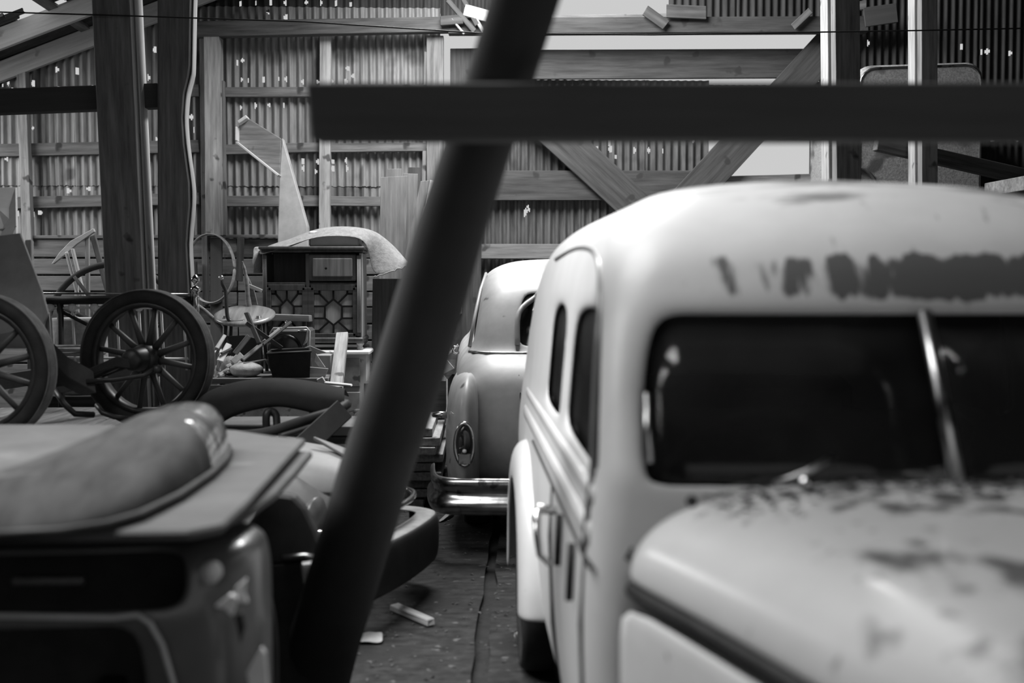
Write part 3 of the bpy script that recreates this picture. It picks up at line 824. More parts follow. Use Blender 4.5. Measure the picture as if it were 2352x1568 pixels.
# bright belt trim, trunk seams, drip rail
tube('belt_trim', [rb[5][j] + Vector((0, -.012, -.005)) for j in list(range(tb - 7, tb)) + list(range(0, 8))], .012, chrome_d, carb)
for s_ in (-1, 1):
    tube('boot_seam', [(XB + s_ * .5, 7.63 - .003, 1.07), (XB + s_ * .505, 7.455, .97), (XB + s_ * .495, 7.318, .8), (XB + s_ * .485, 7.305, .6), (XB + s_ * .48, 7.36, .42)], .007, black, carb)
    tube('drip_rail', [Vector((XB + s_ * .79, 7.95, 1.12)), Vector((XB + s_ * .755, 8.12, 1.3)), Vector((XB + s_ * .715, 8.28, 1.47)), Vector((XB + s_ * .68, 8.5, 1.56)), Vector((XB + s_ * .66, 9.4, 1.58))], .012, grey_l, carb)
    # rear wing pod
    rows_ = []
    for (z, rx, y0, y1, xo) in ((.30, .10, 7.22, 8.6, 0), (.45, .115, 7.12, 8.75, 0), (.65, .118, 7.1, 8.8, 0), (.82, .108, 7.14, 8.75, .005), (.92, .085, 7.22, 8.6, .012), (.975, .05, 7.36, 8.4, .02), (.985, .015, 7.6, 8.2, .03)):
        rows_.append([Vector((XB - s_ * (.825 - xo) * -1 * -1 + rx * math.cos(a), (y0 + y1) / 2 + (y1 - y0) / 2 * math.sin(a) * (1 if abs(math.sin(a)) < .99 else 1), z)) for a in [2 * math.pi * k / 20 for k in range(20)]])
    wg = loft('rear_wing', rows_, grey_p, carb, closed=True, thick=.012, sub=1)
    # tail lamp: bezel, dark lens, bulb, reflector
    cx_, cz_, cy_ = XB + s_ * -.0 + s_ * .825 * -1 * -1 if False else XB + s_ * .825, .61, 7.093
    tl = tube('tail_lamp_bezel', [(cx_ + .052 * math.cos(a), cy_ + .006 - .004 * abs(math.sin(a)), cz_ + .125 * math.sin(a) * (1 if math.sin(a) > 0 else .9)) for a in [2 * math.pi * k / 28 for k in range(28)]], .011, chrome, wg, closed=True)
    lathe('tail_lamp_lens', [(.001, -.01), (.03, -.006), (.047, .004), (.047, .02), (.001, .02)], glass_d, tl, Matrix.Translation((cx_, cy_, cz_)) @ Matrix.Diagonal((1, 1, 2.45, 1)) @ Matrix.Rotation(R(-90), 4, 'X'))
    lathe('bulb', [(.001, -.012), (.01, -.008), (.013, 0), (.01, .008), (.001, .012)], white_p, tl, Matrix.Translation((cx_, cy_ - .012, cz_ - .03)))
    box('reflector', (cx_, cy_ - .004, cz_ - .075), (.07, .014, .06), chrome_d, tl)
    lathe('side_lamp', [(.001, -.05), (.014, -.045), (.02, 0), (.02, .04), (.001, .04)], chrome, carb, Matrix.Translation((XB + s_ * .965, 7.5, .74)) @ Matrix.Rotation(R(90), 4, 'Y'))
    wheel('wheel', Vector((XB + s_ * .74, 8.0, .33)), .33, .17, (-s_, 0, 0), carb)
    wheel('wheel', Vector((XB + s_ * .74, 10.6, .33)), .33, .17, (-s_, 0, 0), carb)
# wrap-round bumper with two ridges
pth = [(-1.0, 7.62), (-.99, 7.28), (-.965, 7.1), (-.88, 7.01), (-.6, 6.97), (0, 6.95), (.6, 6.97), (.88, 7.01), (.965, 7.1), (.99, 7.28), (1.0, 7.62)]
prof = [(0, .445), (-.02, .44), (-.035, .405), (-.012, .375), (-.01, .345), (-.045, .315), (-.05, .28), (-.03, .245), (0, .235)]
pp = catmull([(XB + a, b, 0) for a, b in pth], 4); rr = []
for i, p in enumerate(pp):
    t = (pp[min(i + 1, len(pp) - 1)] - pp[max(i - 1, 0)]).normalized(); n = Vector((t.y, -t.x, 0))
    rr.append([Vector((p.x, p.y, z)) - n * d for d, z in prof])
loft('bumper', rr, M('grimy_chrome_bumper', .38, .24, 1, var=.4, scale=9, bump=.06, spots=[(16, .62, .12)]), carb, thick=.006, sub=1)
for s_ in (-1, 1): box('bumper_bracket', (XB + s_ * .5, 7.2, .34), (.06, .4, .06), black, carb)
box('under_tray', (XB, 9.2, .33), (1.5, 3.6, .04), black, carb)
for x_, y_ in ((.5, 8.55), (1.2, 8.55)): box('seat_back', (x_, y_, .95), (.62, .14, .5), seat_m, carb, bev=.05)

# ------------------------------------------------------------------ stripped front end at bottom left, panels lying on it
XL = -1.27
carl = empty('stripped_car', (XL, 3.4, 0), 'stripped car front end with gaping dark mouth at bottom left', 'car')
RL = [(.05, .76, 2.83, 3.2, .13), (.3, .80, 2.77, 3.24, .14), (.45, .81, 2.74, 3.25, .14), (.775, .81, 2.73, 3.25, .14), (.81, .81, 2.73, 3.25, .14), (.91, .805, 2.75, 3.24, .14), (.935, .77, 2.80, 3.2, .13), (.944, .64, 2.9, 3.1, .08)]
FL = [0, .4, .75, .87, 1.0]
hl = [(5, 0, 0), (5, 1, 0), (5, 2, 0), (5, 3, 0), (4, 0, 0), (4, 1, 0), (4, 2, 0), (4, 3, 0), (1, 0, 0), (1, 1, 0), (1, 2, 0), (2, 0, 0), (2, 1, 0), (2, 2, 0), (0, 0, 0), (0, 1, 0), (0, 2, 0)]
shell('body', XL, RL, FL, [('r', 0), ('r', .06), ('r', .12)], [1, .5, 0], .05, hl, M('dull_mid_car_paint', .085, .35, var=.25, scale=4, bump=.03, coat=.3), carl, .02, cap=False)
tube('mouth_rim', [PX(x, y, 2.74) for x, y in ((-400, 1400), (-200, 1412), (30, 1414), (150, 1416), (260, 1418), (316, 1412), (345, 1432), (372, 1480), (398, 1568), (410, 1640))], .006, grey_p, carl)
box('radiator_support', (XL, 3.15, .5), (1.3, .04, .8), black, carl)
box('grille_bar', PX(110, 1332, 2.9), (.16, .02, .022), chrome_d, carl)
# broken star-shaped trim hanging on the wing
def shard(pts, Y, t, mat, par, name='broken_trim'):
    return polyplate(name, [PX(a, b, Y) for a, b in pts], t, mat, par, bev=.002)
shard([(492, 1394), (528, 1365), (545, 1372), (540, 1394), (532, 1416), (514, 1398)], 2.66, .02, M('bright_broken_trim', .7, .4, .3, var=.1, scale=8), carl)
shard([(540, 1350), (564, 1330), (560, 1365), (568, 1385), (548, 1384), (540, 1372)], 2.68, .02, M('bright_broken_trim', .7, .4, .3, var=.1, scale=8), carl)
shard([(538, 1414), (556, 1408), (562, 1440), (552, 1480), (546, 1450)], 2.7, .02, black, carl)
shard([(566, 1545), (600, 1488), (608, 1500), (618, 1600), (575, 1600)], 2.7, .02, M('bright_broken_trim', .7, .4, .3, var=.1, scale=8), carl)
# small pale round piece on the wing crown
lathe('pale_button', [(.001, -.03), (.016, -.025), (.022, -.005), (.022, .02), (.001, .025)], knob_m, carl, Matrix.Translation(PX(487, 1312, 2.71)) @ Matrix.Rotation(R(90), 4, 'X'))
for s_ in (-1, 1):
    wheel('wheel', Vector((XL + s_ * .62, 3.62, .33)), .33, .17, (-s_, 0, 0), carl)
    board('chassis_rail', (XL + s_ * .42, 3.0, .5), (XL + s_ * .42, 4.6, .5), .12, .06, black, carl, hint=(1, 0, 0))
    board('bulkhead_post', (XL + s_ * .42, 4.3, .5), (XL + s_ * .42, 4.3, .95), .08, .06, black, carl)
board('bulkhead', (XL - .45, 4.32, .75), (XL + .45, 4.32, .75), .38, .03, black, carl)

polyplate('inner_wing', [PX(x, y, 4.42) for x, y in ((560, 1215), (600, 1165), (640, 1136), (672, 1140), (698, 1166), (722, 1215), (748, 1284), (690, 1292), (600, 1300))], .08, black, carl, bev=.01)
polyplate('splash_apron', [PX(x, y, 4.42) for x, y in ((596, 1300), (690, 1292), (702, 1360), (712, 1600), (596, 1600))], .04, black, carl)
tube('inner_wing_lip', [PX(x, y, 4.41) for x, y in ((650, 1282), (700, 1276), (750, 1284))], .012, chrome_d, carl)
ZS = .985
sh = [(-2.3, 2.70), (-1.6, 2.66), (-.8, 2.64), (-.56, 2.65), (-.505, 2.72), (-.50, 3.0), (-.505, 3.6), (-.512, 4.2), (-.63, 4.28), (-.78, 4.45), (-1.05, 4.6), (-1.4, 4.66), (-1.8, 4.66), (-2.3, 4.6)]
o = polyplate('bonnet_panel', [(x, y, ZS) for x, y in sh], .022, sheet_m, None, (0, 0, 1), bev=.006)
tag(o, 'flat grey sheet-metal panel lying across the stripped car', 'panel')
sh2 = [(-1.4, 2.9), (-.60, 2.9), (-.52, 3.0), (-.49, 3.3), (-.487, 3.7), (-.49, 4.1), (-1.4, 4.1)]
# rounded second panel whose pale lip shows below the first
o = polyplate('lower_panel', [(x + .012, y, ZS - .03) for x, y in sh2], .024, sheet_m, None, (0, 0, 1), bev=.006)
tag(o, 'lower sheet-metal panel with pale lip under the flat grey one', 'panel')
# long pointed bonnet with shiny nose
rows_ = []
for (y, cx, hw, hh) in ((3.97, -.80, .015, .02), (3.96, -.80, .055, .08), (3.91, -.797, .085, .13), (3.8, -.795, .108, .158), (3.6, -.803, .14, .16), (3.35, -.82, .168, .14), (3.0, -.862, .202, .105), (2.75, -.94, .25, .085), (2.64, -1.03, .30, .065), (2.57, -1.22, .42, .04), (2.54, -1.42, .5, .015)):
    r = []
    for k in range(13):
        a = math.pi * k / 12
        ca, sa = math.cos(a), math.sin(a)
        r.append(Vector((cx + hw * math.copysign(abs(ca) ** .75, ca), y, ZS + .03 + hh * abs(sa) ** .8)))
    rows_.append(r)
nosep = M('polished_dusty_paint', .042, .7, 0, spec=.12, var=.55, scale=4, bump=.04, stretch=(3, .7, 1), spots=[(4, .64, .07)], coat=0)
hb_ = loft('pointed_bonnet', rows_[4:], nosep, None, thick=.012, sub=2)
tag(hb_, 'long pointed car bonnet with a glossy nose resting on the flat panel', 'bonnet')
edge = [r[12] + Vector((0, 0, .006)) for r in rows_]
ed0 = [r[0] + Vector((0, 0, .006)) for r in rows_]
loft('nose_cap', rows_[:6], M('bright_nose_metal', .5, .13, .9, var=.3, scale=7, bump=.35), hb_, thick=.01, sub=2)
tube('lip', edge, .011, black, hb_); tube('lip', ed0, .011, black, hb_)  # black tubes paint the shaded line along the bonnet's bottom edges

# ------------------------------------------------------------------ car nose facing the aisle in the middle
low_p = M('chalky_grey_car_paint', .15, .6, var=.25, scale=5, bump=.04)
carm = empty('low_car', (-.33, 5.95, 0), 'low grey car nose pointing at the aisle behind the leaning pole', 'car')
TM = Matrix.Translation((-.40, 5.84, 0)) @ Matrix.Rotation(R(71), 4, 'Z')
RM = [(.18, .56, .10, 1.0, .16), (.35, .60, .02, 1.0, .18), (.5, .61, .03, 1.0, .2), (.6, .60, .10, 1.0, .22), (.67, .58, .2, 1.0, .22), (.715, .52, .32, 1.0, .2), (.74, .4, .5, 1.0, .16)]
FM = [0, .35, .65, .88, 1.0]
shell('body', 0, RM, FM, [('r', 0), ('r', .18), ('r', .62)], [1, .5, 0], .16, [(0, 5 + 2 + 1, 0), (1, 5 + 2 + 1, 0), (2, 5 + 2 + 1, 0)], low_p, carm, .016, mx=TM)
T3 = lambda x, y, z: TM @ Vector((x, y, z))
# bonnet with pointed nose
rows_ = []
for (y, hw, zt) in ((.0, .03, .60), (.015, .12, .645), (.07, .2, .69), (.2, .28, .74), (.45, .34, .775), (.75, .38, .79), (.98, .40, .80)):
    rows_.append([T3(hw * math.cos(math.pi * k / 10), y - .02 + .0 * k, .6 + (zt - .6) * math.sin(math.pi * k / 10) ** .6 - (.02 if k in (0, 10) else 0)) for k in range(11)])
loft('bonnet', rows_, M('chalky_pale_car_paint', .26, .6, var=.15, scale=6, bump=.04), carm, thick=.01, sub=1)
em = polyplate('bonnet_badge', [T3(-.06, .10, .71), T3(.05, .10, .715), T3(.0, .3, .79), T3(-.01, .3, .79)], .015, dk_p, carm, (0, 0, 1))
tube('crease', [T3(-.16, .08, .69), T3(0, .03, .68), T3(.16, .08, .69)], .005, dk_p, carm)
tube('front_trim', catmull([T3(-.66, .30, .47), T3(-.62, .08, .47), T3(-.4, -.03, .47), T3(0, -.06, .47), T3(.4, -.03, .47), T3(.62, .08, .47), T3(.66, .3, .47)], 4), .015, chrome, carm)
pth = [(-.72, .42), (-.71, .15), (-.66, .02), (-.5, -.08), (0, -.12), (.5, -.08), (.64, .0), (.68, .12)]
prof = [(.08, .372), (.0, .378), (-.03, .372), (-.043, .35), (-.046, .25), (-.04, .16), (-.02, .135), (.03, .13)]
pp = catmull([Vector((a, b, 0)) for a, b in pth], 4); rr = []
for i, p in enumerate(pp):
    t = (pp[min(i + 1, len(pp) - 1)] - pp[max(i - 1, 0)]).normalized(); n = Vector((t.y, -t.x, 0))
    rr.append([TM @ (Vector((p.x, p.y, z)) - n * d) for d, z in prof])
loft('bumper', [r[2:] for r in rr], M('shaded_bumper_face', .02, .6, var=.3, scale=6, spec=.25), carm, thick=.01, sub=1)  # black face and pale top paint shade and overhead light into the bumper
loft('bumper_top', [r[:3] for r in rr], M('lit_bumper_top', .3, .7, var=.25, scale=14), carm, thick=.008, sub=1)
for s_ in (-1, 1):
    lathe('headlamp', [(.001, -.03), (.06, -.02), (.085, .01), (.09, .03), (.001, .03)], dk_p, carm, TM @ Matrix.Translation((s_ * .47, .09, .52)) @ Matrix.Rotation(R(90), 4, 'X'))
    wheel('wheel', TM @ Vector((s_ * .5, .55, .27)), .27, .15, TM.to_3x3() @ Vector((s_, 0, 0)), carm)

# ------------------------------------------------------------------ grey trailer behind the right-hand posts
tr = empty('trailer', (4.2, 11.0, 0), 'mottled grey metal trailer with rounded top corners behind the right posts', 'trailer')
TY = 10.4
a0, a1 = PX(1964, 400, TY).x, PX(2256, 400, TY).x
zt = PX(2100, 150, TY).z
rows_ = []
for y, sh_ in ((TY, .03), (TY + .03, .0), (TY + .7, 0), (TY + 1.35, 0), (TY + 1.4, .03)):
    w_, h0, h1, rc = (a1 - a0) / 2 - sh_, .62, zt - sh_, .13
    cx_ = (a0 + a1) / 2; r = [Vector((cx_ - w_, y, h0))]
    for k in range(5):
        t = R(180 - 22.5 * k); r.append(Vector((cx_ - w_ + rc + rc * math.cos(t), y, h1 - rc + rc * math.sin(t))))
    for k in range(5):
        t = R(90 - 22.5 * k); r.append(Vector((cx_ + w_ - rc + rc * math.cos(t), y, h1 - rc + rc * math.sin(t) + .03)))
    r.append(Vector((cx_ + w_, y, h0))); rows_.append(r)
tbody = loft('trailer_body', rows_, mottled, tr, sub=0)
front = link('end_panel', fixn(mesh('end', rows_[0], [tuple(range(len(rows_[0])))])), mottled, tr); solid(front, .02)
bpx('panel_seam', (2184, 300), (2186, 700), 4, TY - .012, .012, sheet_d, tr)
tube('edge_bead', [p + Vector((0, -.015, 0)) for p in rows_[0]], .012, chrome_d, tr)
box('chassis_rail', ((a0 + a1) / 2, TY + .7, .55), (a1 - a0 - .1, 1.2, .12), black, tr)
fa = [PX(1955 + 60 * math.cos(R(t)), 440 - 58 * math.sin(R(t)), TY - .03) for t in range(0, 181, 15)]
tube('wheel_arch_trim', fa, .03, dk_p, tr, flat=.5)
for x_ in (a0 + .15, a1 - .15): wheel('wheel', Vector((x_, TY + .7, .33)), .33, .17, (1, 0, 0), tr)

# ------------------------------------------------------------------ flat wagon bed on the left carrying the old chassis
ZD = .735
wg = empty('wagon_bed', (-2.75, 6.4, 0), 'low flat wagon bed of grey planks under the old chassis wheels', 'wagon')
nP = 11; x0_, x1_ = -3.95, -1.6
for k in range(nP):
    xa = x0_ + (x1_ - x0_) * (k + .5) / nP
    board('deck_plank', (xa, 4.95 + random.uniform(-.03, .03), ZD - .02 + random.uniform(0, .004)), (xa, 8.1, ZD - .02), .04, (x1_ - x0_) / nP - .008, random.choice([wood_m, wood_l, wood_m]), wg, hint=(1, 0, 0))
for y in (5.2, 6.5, 7.8): board('cross_bearer', (x0_, y, ZD - .1), (x1_, y, ZD - .1), .12, .1, wood_d, wg)
for x_ in (-3.6, -1.95):
    for y in (5.5, 7.6): wheel('wagon_wheel', Vector((x_, y, .28)), .28, .1, (1, 0, 0), wg)
    board('bed_beam', (x_, 5.0, ZD - .19), (x_, 8.0, ZD - .19), .1, .1, wood_d, wg, hint=(1, 0, 0))
board('side_board', (x0_, 4.93, ZD - .07), (x1_, 4.93, ZD - .07), .14, .03, wood_m, wg)
ck = polyplate('wheel_chock', [PX(108, 1022, 6.05), PX(165, 1028, 5.98), PX(216, 1000, 6.1), PX(222, 966, 6.2), PX(160, 962, 6.35)], .001, wood_m) if False else None
v_ = [(-2.26, 5.55), (-1.88, 5.75), (-1.70, 6.25), (-2.02, 6.3)]
ck = polyplate('wheel_chock', [(x, y, ZD + .006) for x, y in v_], .085, wood_m, None, (0, 0, 1), bev=.008)
tag(ck, 'grey wedge of timber lying on the wagon bed beside the left wheel', 'block')
o = polyplate('tin_sheet', [(-3.2, 5.05, ZD + .006), (-1.75, 5.1, ZD + .006), (-1.62, 5.5, ZD + .006), (-2.3, 5.62, ZD + .006), (-3.1, 5.5, ZD + .006)], .006, sheet_m, None, (0, 0, 1), bev=.001); tag(o, 'dusty pale tin sheet lying at the front of the wagon bed', 'sheet')

ch = empty('old_chassis', (-2.1, 6.8, ZD), 'old car chassis with wooden-spoked wheels standing on the wagon bed', 'chassis')
W1 = PX(338, 800, 7.0); r1 = W1.z - ZD
W1 = Vector((W1.x, 7.0, ZD + .372)); W0 = Vector((PX(-46, 850, 6.25).x, 6.25, ZD + .366))
wheel('wheel', W1, .372, .125, (-.22, -1, 0), ch, spokes=12, ribs=True)
wheel('wheel', W0, .366, .125, (-.12, -1, .02), ch, spokes=12, ribs=True)
for W_ in (W1, W0):     # grey tread strip round each tyre
    pass
tube('axle', [W1 + Vector((.02, .03, 0)), W1 + Vector((-.16, .02, -.03)), W1 + Vector((-.32, -.1, -.1)), W1 + Vector((-.45, -.14, -.12))], [.035, .03, .028, .03], steel_d, ch)
polyplate('axle_bracket', [PX(x, y, 6.72) for x, y in ((128, 836), (160, 868), (212, 896), (222, 903), (188, 908), (176, 904), (132, 880))], .12, steel_d, ch, (-.2, .3, 1))
polyplate('steering_arm', [PX(x, y, 6.82) for x, y in ((170, 862), (245, 828), (268, 818), (296, 826), (300, 846), (262, 842), (176, 872))], .05, steel_d, ch)
tube('track_rod', [PX(198, 876, 6.72), PX(260, 872, 6.74), PX(330, 862, 6.76), PX(366, 842, 6.8)], .013, steel_d, ch)
lathe('rod_end', [(.001, -.02), (.022, -.02), (.026, 0), (.022, .02), (.001, .02)], steel_d, ch, Matrix.Translation(PX(362, 848, 6.78)))
lathe('hub_cap', [(.001, -.15), (.045, -.145), (.06, -.12), (.065, -.03), (.075, .0), (.001, .0)], steel_d, ch, Matrix.Translation(W1 + Vector((-.02, -.03, 0))) @ Vector((0, 0, 1)).rotation_difference(Vector((.22, 1, 0)).normalized()).to_matrix().to_4x4())
for xx in (-.25, .2):
    board('frame_rail', W1 + Vector((xx - .75, .12, -.16)), W1 + Vector((xx - .35, 1.0, -.12)), .09, .04, black, ch, hint=(1, 0, 0))
tube('radius_rod', [PX(128, 898, 6.7), PX(150, 930, 6.6), PX(172, 950, 6.62), PX(215, 952, 6.7)], .016, steel_d, ch)
tube('radius_rod', [PX(222, 930, 6.8), PX(236, 948, 6.75), PX(262, 957, 6.75), PX(300, 962, 6.8)], .014, steel_d, ch)
# sheet-metal cowl panel leaning behind the near wheel
o = polyplate('cowl_panel', [PX(x, y, Y) for x, y, Y in ((-120, 556, 6.75), (0, 541, 6.75), (46, 535, 6.75), (66, 588, 6.68), (96, 668, 6.6), (112, 722, 6.55), (100, 742, 6.52), (96, 800, 6.5), (-120, 800, 6.5))], .02, sheet_d, None)
tag(o, 'dark slanted sheet-metal panel standing behind the left wheel', 'panel')
o = polyplate('pale_board', [PX(x, y, Y) for x, y, Y in ((-60, 432, 7.9), (36, 430, 7.9), (38, 520, 7.5), (34, 740, 6.85), (-60, 740, 6.85))], .03, white_p, None); tag(o, 'bright white board at the left edge above the dark panel', 'board')
o = bpx('prop_stick', (68, 552), (74, 900), 14, 7.6, .05, wood_l); tag(o, 'pale upright stick beside the dark slanted panel', 'stick')

# ------------------------------------------------------------------ dark arched wing on the car behind, with bent bar
ag = empty('loose_wing', PX(640, 950, 6.9), 'loose dark arched car wing lying behind the flat grey panel', 'car wing')
up = [(425, 948), (448, 918), (480, 896), (545, 876), (622, 868), (700, 872), (765, 884), (796, 896)]
lo = [(470, 1000), (505, 968), (540, 948), (590, 934), (640, 928), (690, 936), (750, 950), (792, 944)]
rws = []
U = catmull([PX(x, y, 6.95) for x, y in up], 3); Lw = catmull([PX(x, y, 6.62) for x, y in lo], 3)
for a, b in zip(U, Lw):
    m1 = a.lerp(b, .35) + Vector((0, -.06, .06)); m2 = a.lerp(b, .75) + Vector((0, -.05, .05))
    rws.append([a + Vector((0, .25, -.06)), a, m1, m2, b, b + Vector((0, .03, -.02))])
loft('wing_skin', rws, M('matt_black_wing', .02, .8, var=.3, scale=6, spec=.15), ag, thick=.008, sub=1)
tube('bent_bar', catmull([PX(470, 1000, 6.5), PX(560, 1000, 6.4), PX(620, 992, 6.4), PX(700, 966, 6.45), PX(770, 944, 6.55), PX(796, 928, 6.7)], 4), .028, black, ag)
tube('bent_bar', catmull([PX(640, 1002, 6.36), PX(720, 978, 6.42), PX(790, 948, 6.55)], 4), .014, steel_d, ag)
bpx('stay', (790, 940), (690, 1032), 52, 6.55, .03, black, ag, Y2=6.2)
tube('elbow_pipe', catmull([PX(612, 985, 6.6), PX(612, 952, 6.6), PX(622, 944, 6.62), PX(634, 954, 6.62), PX(636, 985, 6.6)], 4), .02, steel_d, ag)
# trestle carrying the wing
ts = empty('trestle', (-1.2, 7.15, 0), 'low dark trestle table behind the low car', 'table')
board('trestle_top', (-1.55, 7.25, .66), (-.5, 7.25, .66), .04, .62, wood_d, ts, hint=(0, 1, 0)).rotation_euler = (0, 0, 0)
for x_ in (-1.45, -.6):
    for y in (7.0, 7.5): board('leg', (x_, y, 0), (x_, y, .64), .06, .06, wood_d, ts)
o = polyplate('flat_lid', [(-1.5, 6.95, .685), (-.52, 6.95, .685), (-.48, 7.5, .685), (-1.5, 7.5, .685)], .05, sheet_d, None, (0, 0, 1)); tag(o, 'wide flat dark lid on the low trestle', 'panel')
for (px, py, r_, Y, tt) in ((822, 966, .062, 7.4, 'large'), (842, 962, .05, 7.45, 'small')):
    p = PX(px, py, Y)
    o = tube('wire_hoop', [(p.x + r_ * 1.3 * math.cos(a), Y, .735 + .006 + (p.z + r_ - .741) * max(math.sin(a), 0)) for a in [math.pi * k / 12 for k in range(0, 13)]], .006, chrome_d); tag(o, '%s thin metal hoop showing above the flat lid' % tt, 'hoop')

# ------------------------------------------------------------------ dresser with the phonograph on top
dr = empty('dresser', (-1.25, 10.5, 0), 'chipped white-painted dresser under the phonograph cabinet', 'dresser')
DYf2 = 10.2; dxa, dxb = -1.95, PX(846, 900, DYf2).x; ztop = .975
box('case', ((dxa + dxb) / 2, DYf2 + .27, ztop / 2 + .03), (dxb - dxa - .03, .5, ztop - .08), white_p, dr)
box('top', ((dxa + dxb) / 2, DYf2 + .25, ztop - .018), (dxb - dxa + .03, .58, .036), white_p, dr, bev=.01)
for k in range(3):
    z_ = .8 - k * .27
    d_ = box('drawer', ((dxa + dxb) / 2 + .0, DYf2 + .008, z_), (dxb - dxa - .13, .03, .23), white_d, dr, bev=.006)
    for t in (-.25, .25): lathe('knob', [(.001, -.03), (.016, -.025), (.018, -.01), (.008, 0), (.001, 0)], chrome_d, d_, Matrix.Translation(((dxa + dxb) / 2 + t, DYf2 - .005, z_)) @ Matrix.Rotation(R(-90), 4, 'X') @ Matrix.Scale(-1, 4, (0, 0, 1)))
for x_ in (dxa + .05, dxb - .05):
    for y in (DYf2 + .05, DYf2 + .48): box('foot', (x_, y, .035), (.05, .05, .07), white_d, dr)

CY = 10.28
ph = empty('phonograph', (-1.2, 10.5, ztop), 'dark wooden phonograph cabinet with latticed doors on the white dresser', 'cabinet')
def cx(px): return PX(px, 700, CY).x
def cz(py): return PX(700, py, CY).z
X0, X1 = cx(603), cx(832); Z0, Z1 = ztop, cz(566)
dep = .50
box('top', ((X0 + X1) / 2, CY + dep / 2 - .01, Z1 - .012), (X1 - X0 + .05, dep + .06, .026), veneer, ph, bev=.008)
box('top_moulding', ((X0 + X1) / 2, CY + dep / 2, Z1 - .035), (X1 - X0 + .02, dep + .02, .022), veneer, ph, bev=.006)
side_m = M('pale_veneer_side', .30, .6, var=.45, scale=1.6, stretch=(14, 14, 1))  # paler veneer for the right side, right flutes and feet
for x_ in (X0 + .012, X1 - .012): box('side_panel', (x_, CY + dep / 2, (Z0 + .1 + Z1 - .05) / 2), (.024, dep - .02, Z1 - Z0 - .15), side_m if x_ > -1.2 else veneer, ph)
box('back_panel', ((X0 + X1) / 2, CY + dep - .02, (Z0 + Z1) / 2), (X1 - X0 - .03, .015, Z1 - Z0 - .04), veneer, ph)
zm = cz(652)
box('middle_rail', ((X0 + X1) / 2, CY + .03, zm), (X1 - X0 - .05, .06, .025), veneer, ph)
box('shelf', ((X0 + X1) / 2, CY + dep / 2 + .02, zm), (X1 - X0 - .05, dep - .06, .02), veneer, ph)
box('centre_post', (cx(707), CY + .02, (Z0 + .1 + Z1 - .05) / 2), (.03, .05, Z1 - Z0 - .16), veneer, ph)
# upper right: raised door panel with pale knob; upper left stands open
pd = box('upper_door', (cx(765), CY + .0, cz(614)), ((820 - 712) * CY / FPX, .03, (646 - 585) * CY / FPX), veneer, ph, bev=.012)
box('raised_field', (cx(765), CY - .02, cz(614)), ((812 - 722) * CY / FPX, .02, (636 - 594) * CY / FPX), wood_up, pd, bev=.01)
lathe('knob', [(.001, -.03), (.018, -.026), (.021, -.012), (.01, 0), (.001, 0)], knob_m, pd, Matrix.Translation((cx(750), CY - .03, cz(616))) @ Matrix.Rotation(R(-90), 4, 'X') @ Matrix.Scale(-1, 4, (0, 0, 1)))
# latticed lower doors
fret = M('dark_fretwork', .01, .8, var=.3, spec=.15)
cloth = M('faded_grille_cloth', .3, .9, var=.45, scale=1.5, stretch=(10, 1, 1))
def lattice(pxa, pxb, pya, pyb):
    xa, xb, za, zb = cx(pxa), cx(pxb), cz(pyb), cz(pya)
    d_ = box('lattice_door', ((xa + xb) / 2, CY + .028, (za + zb) / 2), (xb - xa - .05, .008, zb - za - .05), cloth, ph, bev=0)
    for (a, b) in (((xa, za), (xb, za)), ((xa, zb), (xb, zb)), ((xa, za), (xa, zb)), ((xb, za), (xb, zb))):
        board('door_frame', (a[0], CY + .01, a[1]), (b[0], CY + .01, b[1]), .048, .035, veneer, d_, jit=0)
    ia, ib, ja, jb = xa + .024, xb - .024, za + .024, zb - .024
    U_ = lambda u, v: Vector((ia + (ib - ia) * u, CY + .014, jb - (jb - ja) * v))
    hx_ = [(.5, .2), (.72, .37), (.72, .65), (.5, .81), (.28, .65), (.28, .37)]
    segs = [(hx_[k], hx_[(k + 1) % 6]) for k in range(6)] + [((.5, 0), (.5, .2)), ((.5, .81), (.5, 1)), ((.72, .37), (1, .37)), ((.72, .65), (1, .65)), ((.28, .37), (0, .37)), ((.28, .65), (0, .65)),
            ((.62, .29), (.86, .08)), ((.38, .29), (.14, .08)), ((.62, .73), (.88, .94)), ((.38, .73), (.12, .94)), ((.86, 0), (.86, .08)), ((.86, .08), (1, .08)), ((.14, 0), (.14, .08)), ((.14, .08), (0, .08)), ((.88, 1), (.88, .94)), ((.88, .94), (1, .94)), ((.12, 1), (.12, .94)), ((.12, .94), (0, .94))]
    for a, b in segs: board('lattice_bar', U_(*a), U_(*b), .014, .016, fret, d_, jit=0, bev=.002)
lattice(616, 701, 660, 772); lattice(714, 817, 660, 772)
# fluted corner pilasters, plinth and feet
for px_ in (825, 609):
    pl_ = box('pilaster', (cx(px_), CY - .004, (Z0 + .1 + Z1 - .06) / 2), (.034, .03, Z1 - Z0 - .18), veneer, ph)
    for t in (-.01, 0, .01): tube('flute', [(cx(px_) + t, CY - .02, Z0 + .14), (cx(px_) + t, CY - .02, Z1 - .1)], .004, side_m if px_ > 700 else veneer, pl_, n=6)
box('plinth', ((X0 + X1) / 2, CY + dep / 2 - .01, Z0 + .08), (X1 - X0 + .03, dep + .04, .045), veneer, ph, bev=.012)
for x_ in (X0 + .03, X1 - .02):
    for y in (CY + .02, CY + dep - .05):
        lathe('bun_foot', [(.001, 0), (.022, 0), (.028, .015), (.018, .03), (.03, .045), (.032, .06), (.001, .06)], side_m, ph, Matrix.Translation((x_, y, ztop)), n=14)
bpx('ledge', (612, 728), (714, 731), 15, CY - .1, .2, wood_m, ph)
for px_ in (624, 704): box('ledge_bracket', (cx(px_), CY - .05, cz(741)), (.02, .1, .05), veneer, ph)

